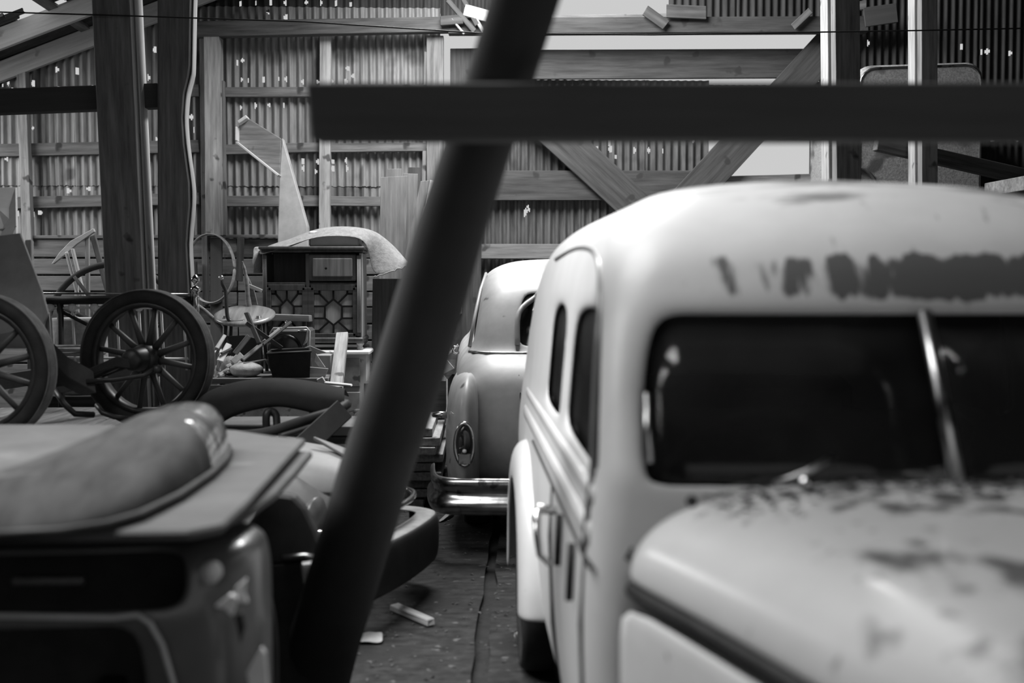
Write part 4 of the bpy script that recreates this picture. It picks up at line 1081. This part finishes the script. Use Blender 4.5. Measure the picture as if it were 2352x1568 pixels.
# white box and canvas on top of the phonograph
o = box('carton', (cx(766), CY + .22, Z1 + .065), (.40, .3, .125), white_p, None, bev=.012); tag(o, 'white box under the canvas on the phonograph', 'box')
cv = []
ridge = [(592, 578), (625, 560), (665, 548), (705, 530), (760, 518), (815, 516), (862, 526), (884, 540), (904, 560), (924, 584), (941, 605)]
hem = [(596, 585), (628, 575), (668, 563), (708, 548), (740, 541), (790, 541), (842, 545), (850, 600), (858, 636), (900, 623), (940, 609)]
for i in range(len(ridge)):
    a, b = PX(ridge[i][0], ridge[i][1], CY + .22), PX(hem[i][0], hem[i][1], CY - .02 if i < 7 else CY + .12)
    bk = a + Vector((0, .25, -.05 if i < 8 else -.02))
    m1 = a.lerp(b, .4) + Vector((0, -.02, .02 + .012 * math.sin(i * 2.1))); m2 = a.lerp(b, .75) + Vector((0, -.015, .012 * math.cos(i * 2.7)))
    cv.append([bk, a, m1, m2, b])
o = loft('canvas_sheet', cv, canvas, None, thick=.008, sub=2); tag(o, 'draped grey canvas sheet with frayed hem on top of the phonograph', 'canvas')
fr_ = []
for k in range(22):
    t = k / 21; p = PX(858 + (938 - 858) * t, 634 - 25 * t, CY + .11); fr_.append(p + Vector((0, 0, random.uniform(-.012, .004))))
tube('frayed_hem', fr_, .006, canvas, o, n=5)
rg = loft('torn_rag', [[PX(x + random.uniform(-4, 4), y, CY + .05 + .03 * j) for j, x in enumerate((580, 588, 596, 602))] for y in (566, 576, 588, 600, 614, 628)], sack_m, None, thick=.006, sub=1)
tag(rg, 'pale torn rag hanging off the left corner of the phonograph', 'rag')

# ------------------------------------------------------------------ work table with television, tub, chair and scraps
TZ = .85
tbl = empty('work_table', (-1.5, 9.4, 0), 'rough plank table loaded with junk in front of the phonograph', 'table')
for k in range(6): board('table_plank', (-2.03, 9.02 + k * .17, TZ - .02), (-.93, 9.02 + k * .17, TZ - .02), .04, .164, wood_m, tbl, hint=(0, 1, 0)).rotation_mode = 'XYZ'
board('apron', (-2.0, 8.94, TZ - .09), (-1.0, 8.94, TZ - .09), .09, .025, wood_m, tbl)
for x_ in (-1.97, -1.03):
    for y in (9.0, 9.85): board('leg', (x_, y, 0), (x_, y, TZ - .04), .07, .07, wood_m, tbl)
tv = empty('television', (-1.25, 9.5, TZ), 'old dark television set with an oval screen opening on the plank table', 'television')
VY = 9.35
v0, v1 = PX(621, 755, VY), PX(711, 850, VY)
zb_, ztv = TZ, v0.z
box('shell', ((v0.x + v1.x) / 2, VY + .2, (zb_ + ztv) / 2), (v1.x - v0.x, .36, ztv - zb_), dk_p, tv, bev=.02)
tube('face_edge', [PX(x, y, VY + .012) for x, y in ((622, 846), (621, 764), (628, 754), (704, 752), (711, 760), (710, 800), (700, 812))], .008, grey_l, tv)
lathe('screen', [(.001, -.012), (.09, -.008), (.112, .0), (.118, .014), (.001, .02)], M('dead_black_screen', .008, .25, var=.2), tv, Matrix.Translation(PX(654, 803, VY + .005)) @ Matrix.Diagonal((1.05, 1, 1.0, 1)) @ Matrix.Rotation(R(90), 4, 'X') @ Matrix.Scale(-1, 4, (0, 0, 1)))
tube('handle', [PX(x, y, VY - .005) for x, y in ((684, 760), (706, 758), (704, 782), (697, 792))], .009, chrome_d, tv)
tube('aerial', [PX(655, 752, VY + .1), PX(656, 742, VY + .1), PX(658, 736, VY + .1)], .006, chrome, tv)
tu = empty('tub', (-1.25, 9.02, TZ), 'black tapered feed tub in front of the television', 'tub')
v = [PX(x, y, Y) for x, y, Y in ((614, 812, 8.95), (714, 807, 8.95), (712, 800, 9.22), (622, 804, 9.22))]
bq = [Vector((p.x * .92 + (v[0].x + v[1].x) / 2 * .08 + (.02 if i in (0, 3) else -.0), p.y + (.02 if i < 2 else -.02), TZ)) for i, p in enumerate(v)]
o = link('tub_wall', fixn(mesh('tub', v + bq, [(0, 1, 5, 4), (1, 2, 6, 5), (2, 3, 7, 6), (3, 0, 4, 7), (4, 5, 6, 7)])), black, tu); solid(o, .012)
tube('tub_rim', v, .009, black, tu, closed=True)
# open cardboard box
cb = empty('cardboard_box', (-.98, 9.25, TZ), 'open cardboard box with raised flaps beside the black tub', 'box')
p0 = PX(690, 852, 9.3); p1 = PX(748, 852, 9.3)
card = M('faded_cardboard', .32, .9, var=.15, scale=6)
box('box_body', ((p0.x + p1.x) / 2 + .06, 9.4, TZ + .07), (p1.x - p0.x - .05, .2, .14), card, cb)
polyplate('flap', [PX(x, y, 9.28) for x, y in ((676, 806), (712, 794), (726, 812), (728, 822), (700, 822))], .006, card, cb, (0, .6, .2))
polyplate('flap', [PX(x, y, 9.28) for x, y in ((712, 794), (752, 810), (728, 814))], .006, card, cb, (0, .6, .2))
polyplate('flap', [PX(x, y, 9.27) for x, y in ((726, 812), (748, 844), (732, 842), (722, 830))], .006, paper_m, cb, (0, .6, .2))
o = polyplate('shallow_tray', [PX(x, y, 9.0) for x, y in ((706, 842), (754, 846), (744, 874), (704, 868))], .02, wood_l, None); tag(o, 'shallow pale tray standing on edge at the table front', 'tray')
o = bpx('leaning_plank', (786, 768), (772, 896), 28, 9.62, .045, wood_l, None, Y2=8.9); tag(o, 'short pale plank leaning against the latticed door', 'plank')
o = bpx('thin_slat', (746, 879), (808, 884), 5, 8.86, .08, wood_w); tag(o, 'thin pale slat jutting sideways from the table front', 'slat')
o = bpx('torn_carton', (734, 868), (744, 886), 16, 8.84, .03, paper_m); tag(o, 'torn white carton scrap at the right end of the table', 'scrap')
# cloth sacks
def sack(name, c, sx, sy, sz, mat, label, sd):
    rnd = random.Random(sd); rws = []
    for i in range(7):
        t = i / 6; z = t; r = math.sin(math.pi * min(max(.08 + .9 * t, .02), .98)) ** .5
        rws.append([Vector((c[0] + sx * r * math.cos(a) * rnd.uniform(.9, 1.1), c[1] + sy * r * math.sin(a) * rnd.uniform(.9, 1.1), c[2] + sz * z + rnd.uniform(-.01, .01) * (0 if i == 0 else 1))) for a in [2 * math.pi * k / 14 for k in range(14)]])
    o = loft(name, rws, mat, None, closed=True, thick=.006, sub=1); return tag(o, label, 'sack')
p = PX(566, 860, 9.1); sack('sack', (p.x, 9.1, TZ), .125, .12, .11, sack_m, 'pale slumped sack lying at the left of the table', 3)
p = PX(535, 862, 9.2); sack('sack', (p.x - .02, 9.25, TZ), .08, .1, .14, canvas, 'small grey bundle beside the pale slumped sack', 5)
o = polyplate('metal_plate', [PX(x, y, 9.6) for x, y in ((510, 772), (560, 770), (600, 782), (604, 826), (560, 850), (512, 846))], .02, sheet_m, None); tag(o, 'curved grey metal plate propped among the scraps', 'plate')
# scraps of wood on the table, each its own piece
scr = [((498, 800), (516, 770), 9, wood_l), ((505, 830), (526, 790), 14, wood_w), ((500, 850), (512, 810), 8, wood_l), ((556, 826), (642, 756), 9, wood_l), ((540, 812), (572, 772), 12, wood_m), ((596, 790), (566, 718), 10, wood_k),
       ((566, 742), (648, 800), 10, wood_d), ((502, 862), (540, 838), 8, wood_l), ((496, 880), (500, 840), 10, wood_w), ((560, 834), (612, 826), 4, wood_m), ((520, 842), (548, 828), 7, paper_m), ((604, 792), (668, 740), 6, wood_d),
       ((492, 828), (506, 792), 7, wood_m), ((534, 832), (556, 812), 16, paper_m), ((510, 892), (516, 850), 9, wood_l), ((616, 826), (632, 860), 12, wood_m), ((508, 812), (532, 800), 6, wood_d), ((520, 856), (560, 848), 5, wood_w)]
desc = ['pale stub beside the tyre', 'wide white splinter', 'narrow pale offcut', 'long pale stick slanting up to the television', 'short grey lath leaning right', 'pointed black stake', 'dark bar slanting down under the chair', 'pale lath among the sacks', 'white upright chip by the tyre', 'thin grey strip lying flat', 'folded paper scrap', 'thin dark strip across the left lattice', 'small grey stick by the tyre', 'crumpled paper wad', 'pale upright offcut below the sacks', 'grey wedge left of the tub', 'dark twig in the scrap heap', 'white sliver in front of the sack']
for k, (a, b, w_, m_) in enumerate(scr):
    o = bpx('wood_scrap' if m_ is not paper_m else 'paper_scrap', a, b, w_, 9.0 + .02 * (k % 7), (.008 if m_ is paper_m else .014) + .006 * (k % 3), m_, None, Y2=9.12 + .05 * (k % 4)); tag(o, desc[k] + ' on the plank table', 'scrap', 'scraps heaped on the plank table')
# armchair standing on the table
chr_ = empty('armchair', (-1.66, 9.55, TZ), 'bentwood armchair with round seat standing on the junk table', 'chair')
sc_ = PX(562, 728, 9.55); sc_.z = TZ + .42
lathe('seat', [(.001, -.02), (.2, -.02), (.225, -.008), (.225, .008), (.2, .018), (.001, .012)], M('worn_polished_seat', .22, .3, var=.4, scale=2, stretch=(10, 1, 1), coat=.4), chr_, Matrix.Translation(sc_) @ Matrix.Rotation(R(17), 4, 'X'), n=32)
for k in range(4):
    a = R(45 + 90 * k); q_ = sc_ + Vector((.17 * math.cos(a), .15 * math.sin(a), 0))
    tube('leg', [q_, Vector((q_.x + .03 * math.cos(a), q_.y + .03 * math.sin(a), TZ))], [.018, .013], veneer, chr_)
tube('arm_post', catmull([PX(510, 640, 9.36), PX(511, 652, 9.36), PX(518, 668, 9.38), PX(520, 700, 9.38), PX(524, 732, 9.38), PX(540, 740, 9.38), PX(562, 738, 9.4)], 4), .014, veneer, chr_)
lathe('arm_knob', [(.001, -.02), (.016, -.015), (.021, 0), (.016, .015), (.001, .02)], chrome, chr_, Matrix.Translation(PX(508, 638, 9.36)), n=14)
tube('arm_post', catmull([PX(556, 600, 9.72), PX(560, 612, 9.72), PX(566, 640, 9.72), PX(570, 690, 9.72), PX(574, 712, 9.72)], 4), [.008] * 4 + [.012] * 4 + [.018] * 4 + [.022] * 5, wood_m, chr_)
polyplate('back_splat', [PX(x, y, 9.74) for x, y in ((562, 620), (572, 640), (584, 668), (592, 700), (570, 704), (564, 670))], .02, wood_m, chr_)
bpx('back_rail', (570, 656), (602, 668), 9, 9.73, .02, wood_l, chr_)
tube('stretcher_hoop', catmull([PX(454, 702, 9.5), PX(480, 722, 9.5), PX(506, 752, 9.5), PX(524, 790, 9.5), PX(528, 812, 9.5)], 4), .016, wood_m, chr_)

# ------------------------------------------------------------------ things against the end wall
# bent pale chute
cs = empty('bent_chute', PX(670, 560, 11.4), 'bent pale wooden chute standing against the wall behind the phonograph', 'chute')
polyplate('upper_arm', [PX(x, y, 11.25) for x, y in ((547, 291), (568, 270), (646, 318), (642, 402), (546, 326))], .14, wood_m, cs, bev=.006)
bpx('upper_lip', (549, 284), (569, 270), 8, 11.22, .16, wood_w, cs); bpx('edge_lip', (546, 328), (642, 404), 6, 11.22, .16, wood_w, cs)
bpx('edge_lip', (546, 292), (546, 326), 4, 11.22, .16, wood_w, cs)
lowm = M('pale_dented_board', .42, .7, var=.2, scale=6)
polyplate('lower_leg', [PX(x, y, 11.3) for x, y in ((648, 316), (672, 400), (706, 520), (716, 1040), (640, 1040), (638, 545), (642, 400))], .16, lowm, cs, bev=.006)
# tall boards leaning beside the doorway
def lean(name, pts, Y, t, mat, label, cat='board', group=None):
    o = polyplate(name, [PX(x, y if y < 1000 else fy(Y), Y) for x, y in pts], t, mat, None, bev=.002); return tag(o, label, cat, group)
wood_lz = M('pale_upright_board', .18, .8, var=.35, scale=2.2, stretch=(14, 14, 1), spots=[(6, .68, .14)])
wood_dz = M('dark_upright_board', .06, .85, var=.4, scale=2.2, stretch=(14, 14, 1))
lean('wide_board', [(874, 407), (936, 404), (930, 640), (922, 1010), (866, 1010)], 11.05, .04, wood_lz, 'wide pale board with a knot standing left of the doorway')
lean('upright_board', [(890, 388), (922, 387), (920, 1015), (886, 1015)], 11.3, .03, wood_lz, 'short-topped board showing behind the wide pale board')
lean('upright_board', [(926, 398), (960, 399), (954, 560), (930, 700), (926, 1012), (916, 1012)], 11.18, .035, wood_lz, 'narrow pale board right of the wide pale board')
lean('upright_board', [(938, 384), (966, 384), (964, 1015), (936, 1015)], 11.45, .03, wood_dz, 'dark board behind the narrow pale board')
lean('slanted_board', [(988, 413), (1021, 421), (1000, 520), (974, 620), (920, 830), (870, 1012), (838, 1012), (900, 780), (960, 560)], 10.85, .03, wood_w, 'bright slanted board leaning toward the doorway')
lean('slanted_board', [(966, 416), (990, 414), (972, 480), (930, 640), (880, 1012), (862, 1012), (920, 640)], 10.95, .03, wood_lz, 'slim slanted board beside the bright one')
lean('dark_sheet', [(856, 640), (948, 640), (934, 900), (900, 1060), (850, 1060)], 10.6, .03, wood_dz, 'dark stained board below the canvas, right of the dresser')
lean('dark_case', [(836, 880), (930, 879), (930, 1075), (836, 1075)], 9.85, .28, wood_dz, 'dark box standing beside the dresser foot', 'box')
# bent hoop hung on the wall planks
hc = PX(484, 616, 11.55)
hrow = []
for k in range(49):
    a = 2 * math.pi * k / 48
    hrow.append([Vector((hc.x + .218 * math.cos(a) + .02 * q, 11.55 + .06 * q, hc.z + .315 * math.sin(a))) for q in (-.5, .5)])
o = loft('bent_hoop', hrow, wood_l, None, thick=.014, sub=1); tag(o, 'large oval bent-wood hoop hanging on the wall', 'hoop')
o = bpx('leather_strap', (553, 546), (550, 645), 16, 11.82, .02, wood_d); tag(o, 'dark strap hanging on the plank wall', 'strap')
o = bpx('leather_strap', (448, 600), (450, 690), 10, 11.8, .02, wood_d); tag(o, 'short dark strap hanging inside the oval hoop', 'strap')
o = bpx('dark_plank', (497, 545), (497, fy(11.6)), 26, 11.6, .03, wood_k); tag(o, 'blackened upright plank behind the oval hoop', 'plank')
# plough-handle frame leaning at the left
pf = empty('shaft_frame', PX(190, 700, 10.6), 'pale wooden cart-shaft frame leaning at the far left wall', 'cart shaft')
polyplate('shaft', [PX(x, y, 10.5) for x, y in ((214, 524), (217, 532), (174, 562), (150, 584), (122, 606), (118, 606), (136, 580), (162, 553), (190, 538))], .04, wood_w, pf)
bpx('shaft_leg', (152, 578), (182, 690), 6, 10.48, .03, wood_w, pf); bpx('shaft_leg', (166, 570), (196, 690), 7, 10.46, .03, wood_w, pf)
bpx('shaft_leg', (176, 628), (182, fy(10.5)), 9, 10.5, .03, wood_w, pf)
bpx('upright', (201, 542), (203, fy(10.55)), 10, 10.55, .04, wood_l, pf); bpx('upright', (213, 540), (256, 700), 11, 10.58, .04, wood_m, pf)
# large wagon wheel behind
wwh = empty('large_cartwheel', PX(262, 1050, 9.6), 'large dark iron-tyred wagon wheel standing behind the chassis wheel', 'wheel')
wc = PX(262, 758, 9.6); wr = 150 * 9.6 / FPX
tube('rim', [wc + Vector((wr * math.cos(a), .03 * math.sin(a), wr * math.sin(a))) for a in [2 * math.pi * k / 56 for k in range(56)]], .024, wood_k, wwh, closed=True)
for k in range(12):
    a = 2 * math.pi * k / 12 + .1; u = Vector((math.cos(a), 0, math.sin(a)))
    tube('spoke', [wc + u * .05, wc + u * wr * .5, wc + u * wr], [.02, .016, .013], wood_d, wwh, n=6)
lathe('hub', [(.001, -.12), (.05, -.11), (.07, 0), (.05, .1), (.001, .11)], wood_d, wwh, Matrix.Translation(wc) @ Matrix.Rotation(R(90), 4, 'X'))
for d_ in (-.18, .18): board('prop', (wc.x + d_, 9.6, 0), (wc.x + d_, 9.6, wc.z - wr * .9), .05, .05, wood_d, wwh)
# iron bedstead with knobs
bs = empty('bedstead', PX(280, 1080, 8.35), 'old iron bedstead with pale knobs half hidden behind the chassis wheel', 'bed')
BY = 8.35
zf = lambda px, py: PX(px, py, BY)
tube('top_rail', [zf(108, 690), zf(270, 688), zf(440, 690)], .028, black, bs)
tube('upper_rod', [zf(60, 673), zf(250, 674), zf(440, 676)], .007, chrome_d, bs)
tube('middle_rail', [zf(110, 708), zf(214, 706), zf(440, 708)], .008, white_p, bs)
tube('lower_rail', [zf(100, 820), zf(220, 822), zf(440, 824)], .008, white_p, bs)
for px_ in (115, 166, 217, 268, 319, 370, 421):
    b0 = zf(px_, 706); b1 = zf(px_ + 8, 850)
    tube('spindle', [b0, b1], .008, white_p, bs)
    lathe('knob', [(.001, -.03), (.022, -.018), (.03, 0), (.022, .02), (.001, .03)], white_p, bs, Matrix.Translation(b0), n=14)
for px_ in (138, 440): 
    b0 = zf(px_, 690); tube('bed_post', [b0, Vector((b0.x, BY, 0))], .022, black, bs)
f0 = zf(449, 650)
lathe('finial', [(.001, .06), (.01, .05), (.028, .03), (.03, .015), (.012, 0), (.012, -.02), (.032, -.03), (.034, -.05), (.02, -.06), (.024, -.1), (.024, -.3), (.001, -.3)], chrome, bs, Matrix.Translation(f0), n=16)
tube('bow', catmull([zf(150, 716), zf(165, 724), zf(180, 716)], 4), .006, white_p, bs); tube('brace', [zf(135, 712), zf(200, 745)], .012, black, bs)
o = lathe('pale_drum', [(.001, 0), (.2, 0), (.205, .02), (.205, .5), (.2, .52), (.001, .52)], sack_m, None, Matrix.Translation((PX(190, 760, 9.0).x, 9.0, .75))); tag(o, 'round pale drum glimpsed behind the bedstead spindles', 'drum')
o = box('drum_stand', (PX(190, 760, 9.0).x, 9.0, .375), (.55, .5, .745), wood_d); tag(o, 'dark crate under the pale drum', 'crate')
for k, (px_, py_, r_) in enumerate(((150, 800, .22), (170, 810, .18))):
    c_ = PX(px_, py_, 8.0)
    o = tube('barrel_hoop', [c_ + Vector((r_ * math.cos(a), r_ * .8 * math.sin(a), 0)) for a in [2 * math.pi * k2 / 32 for k2 in range(32)]], .014, white_d, closed=True); tag(o, ('upper' if k == 0 else 'lower') + ' pale barrel hoop lying behind the left wheel', 'hoop')

# ------------------------------------------------------------------ plank stack and crate by the coupe
stk = [(952, 1022, 924, 10.3), (946, 1022, 942, 10.3), (954, 1022, 962, 10.25), (950, 1022, 980, 10.25), (960, 1022, 996, 10.2), (950, 1022, 1014, 10.2), (956, 1022, 1030, 10.2), (948, 1022, 1046, 10.2), (958, 1022, 1062, 10.15)]
zz = 0
lv_ = ['lowest', 'second lowest', 'third lowest', 'fourth lowest', 'middle', 'fourth from top', 'third from top', 'second from top', 'topmost']
XS = PX(1006, 990, 9.0).x
for k in range(9):
    xo = (-.16, -.06, -.1, -.04, -.09, -.03, -.08, -.05, -.1)[k]; th_ = .058
    o = board('stacked_plank', (XS + xo - .05, 8.55 + .03 * (k % 3), zz + th_ / 2), (XS + xo - .02, 10.4, zz + th_ / 2), th_ - .004, .24, wood_l if k > 4 else wood_m, None, hint=(1, 0, 0))
    tag(o, lv_[k] + ' plank in the stack left of the coupe', 'plank', 'planks stacked beside the coupe'); zz += th_
    if k in (0,): zz += .01
ckt = empty('tilted_crate', PX(1040, 840, 9.6), 'tilted pale crate with a metal handle between stack and coupe', 'crate')
polyplate('crate_side', [PX(x, y, 9.4) for x, y in ((1003, 838), (1052, 792), (1046, 850), (1028, 872))], .25, wood_l, ckt, bev=.006)
polyplate('crate_lid', [PX(x, y, 9.38) for x, y in ((1003, 838), (1020, 858), (1044, 846), (1024, 822))], .02, white_p, ckt)
tube('crate_handle', [PX(1052, 794, 9.38), PX(1043, 796, 9.34), PX(1040, 806, 9.34), PX(1046, 812, 9.34), PX(1054, 809, 9.38)], .009, chrome, ckt)
board('crate_prop', PX(1040, 860, 9.5), Vector((PX(1040, 860, 9.5).x, 9.5, zz)), .08, .08, wood_d, ckt)
box('crate_base', (PX(986, 860, 9.9).x, 9.9, zz + .12), (.26, .4, .24), wood_d, ckt)

# ------------------------------------------------------------------ litter on the floor
def fl(px, py, dz=0): 
    Y = CAMZ * FPX / (py - 647); p = PX(px, py, Y); return Vector((p.x, p.y, dz))
o = board('floor_stick', fl(905, 1408, .02), fl(990, 1446, .02), .045, .03, wood_l, None, hint=(0, 0, 1)); tag(o, 'short pale stick lying on the concrete floor', 'stick')
o = loft('plastic_scrap', [[fl(816 + 16 * i, 1488 - 8 * j, .004 + .02 * random.random()) for i in range(5)] for j in range(4)], paper_m, None, thick=.002, sub=1); tag(o, 'crumpled clear plastic scrap on the floor beside the pole foot', 'scrap')
o = loft('peeled_strip', [[fl(1004, 1200, .0), fl(1008, 1206, .004)], [fl(1024, 1192, .02), fl(1030, 1198, .02)], [fl(1040, 1178, .05), fl(1046, 1186, .05)]], grey_l, None, thick=.003, sub=1); tag(o, 'curled pale strip on the floor under the coupe bumper', 'scrap')
o = loft('bent_metal', [[fl(1178, 1500, .06), fl(1186, 1498, .0)], [fl(1184, 1482, .07), fl(1194, 1490, .0)], [fl(1206, 1516, .03), fl(1214, 1520, .0)]], chrome_d, None, thick=.003, sub=1); tag(o, 'bent metal scrap on the floor by the sedan rear wheel', 'scrap')
rb_v, rb_f = [], []
for k in range(500):
    y = random.uniform(4.6, 9.5); x = random.uniform(-.9, .5) if y > 6 else random.uniform(-.5, .3)
    leaf(Vector((x, y, .004)), random.uniform(.004, .016), rb_v, rb_f)
o = link('floor_debris', mesh('floor_debris', rb_v, rb_f), M('floor_chips', .09, .9, var=.7, scale=3), None); tag(o, 'chips and dry debris strewn over the concrete floor', 'debris', kind='stuff')
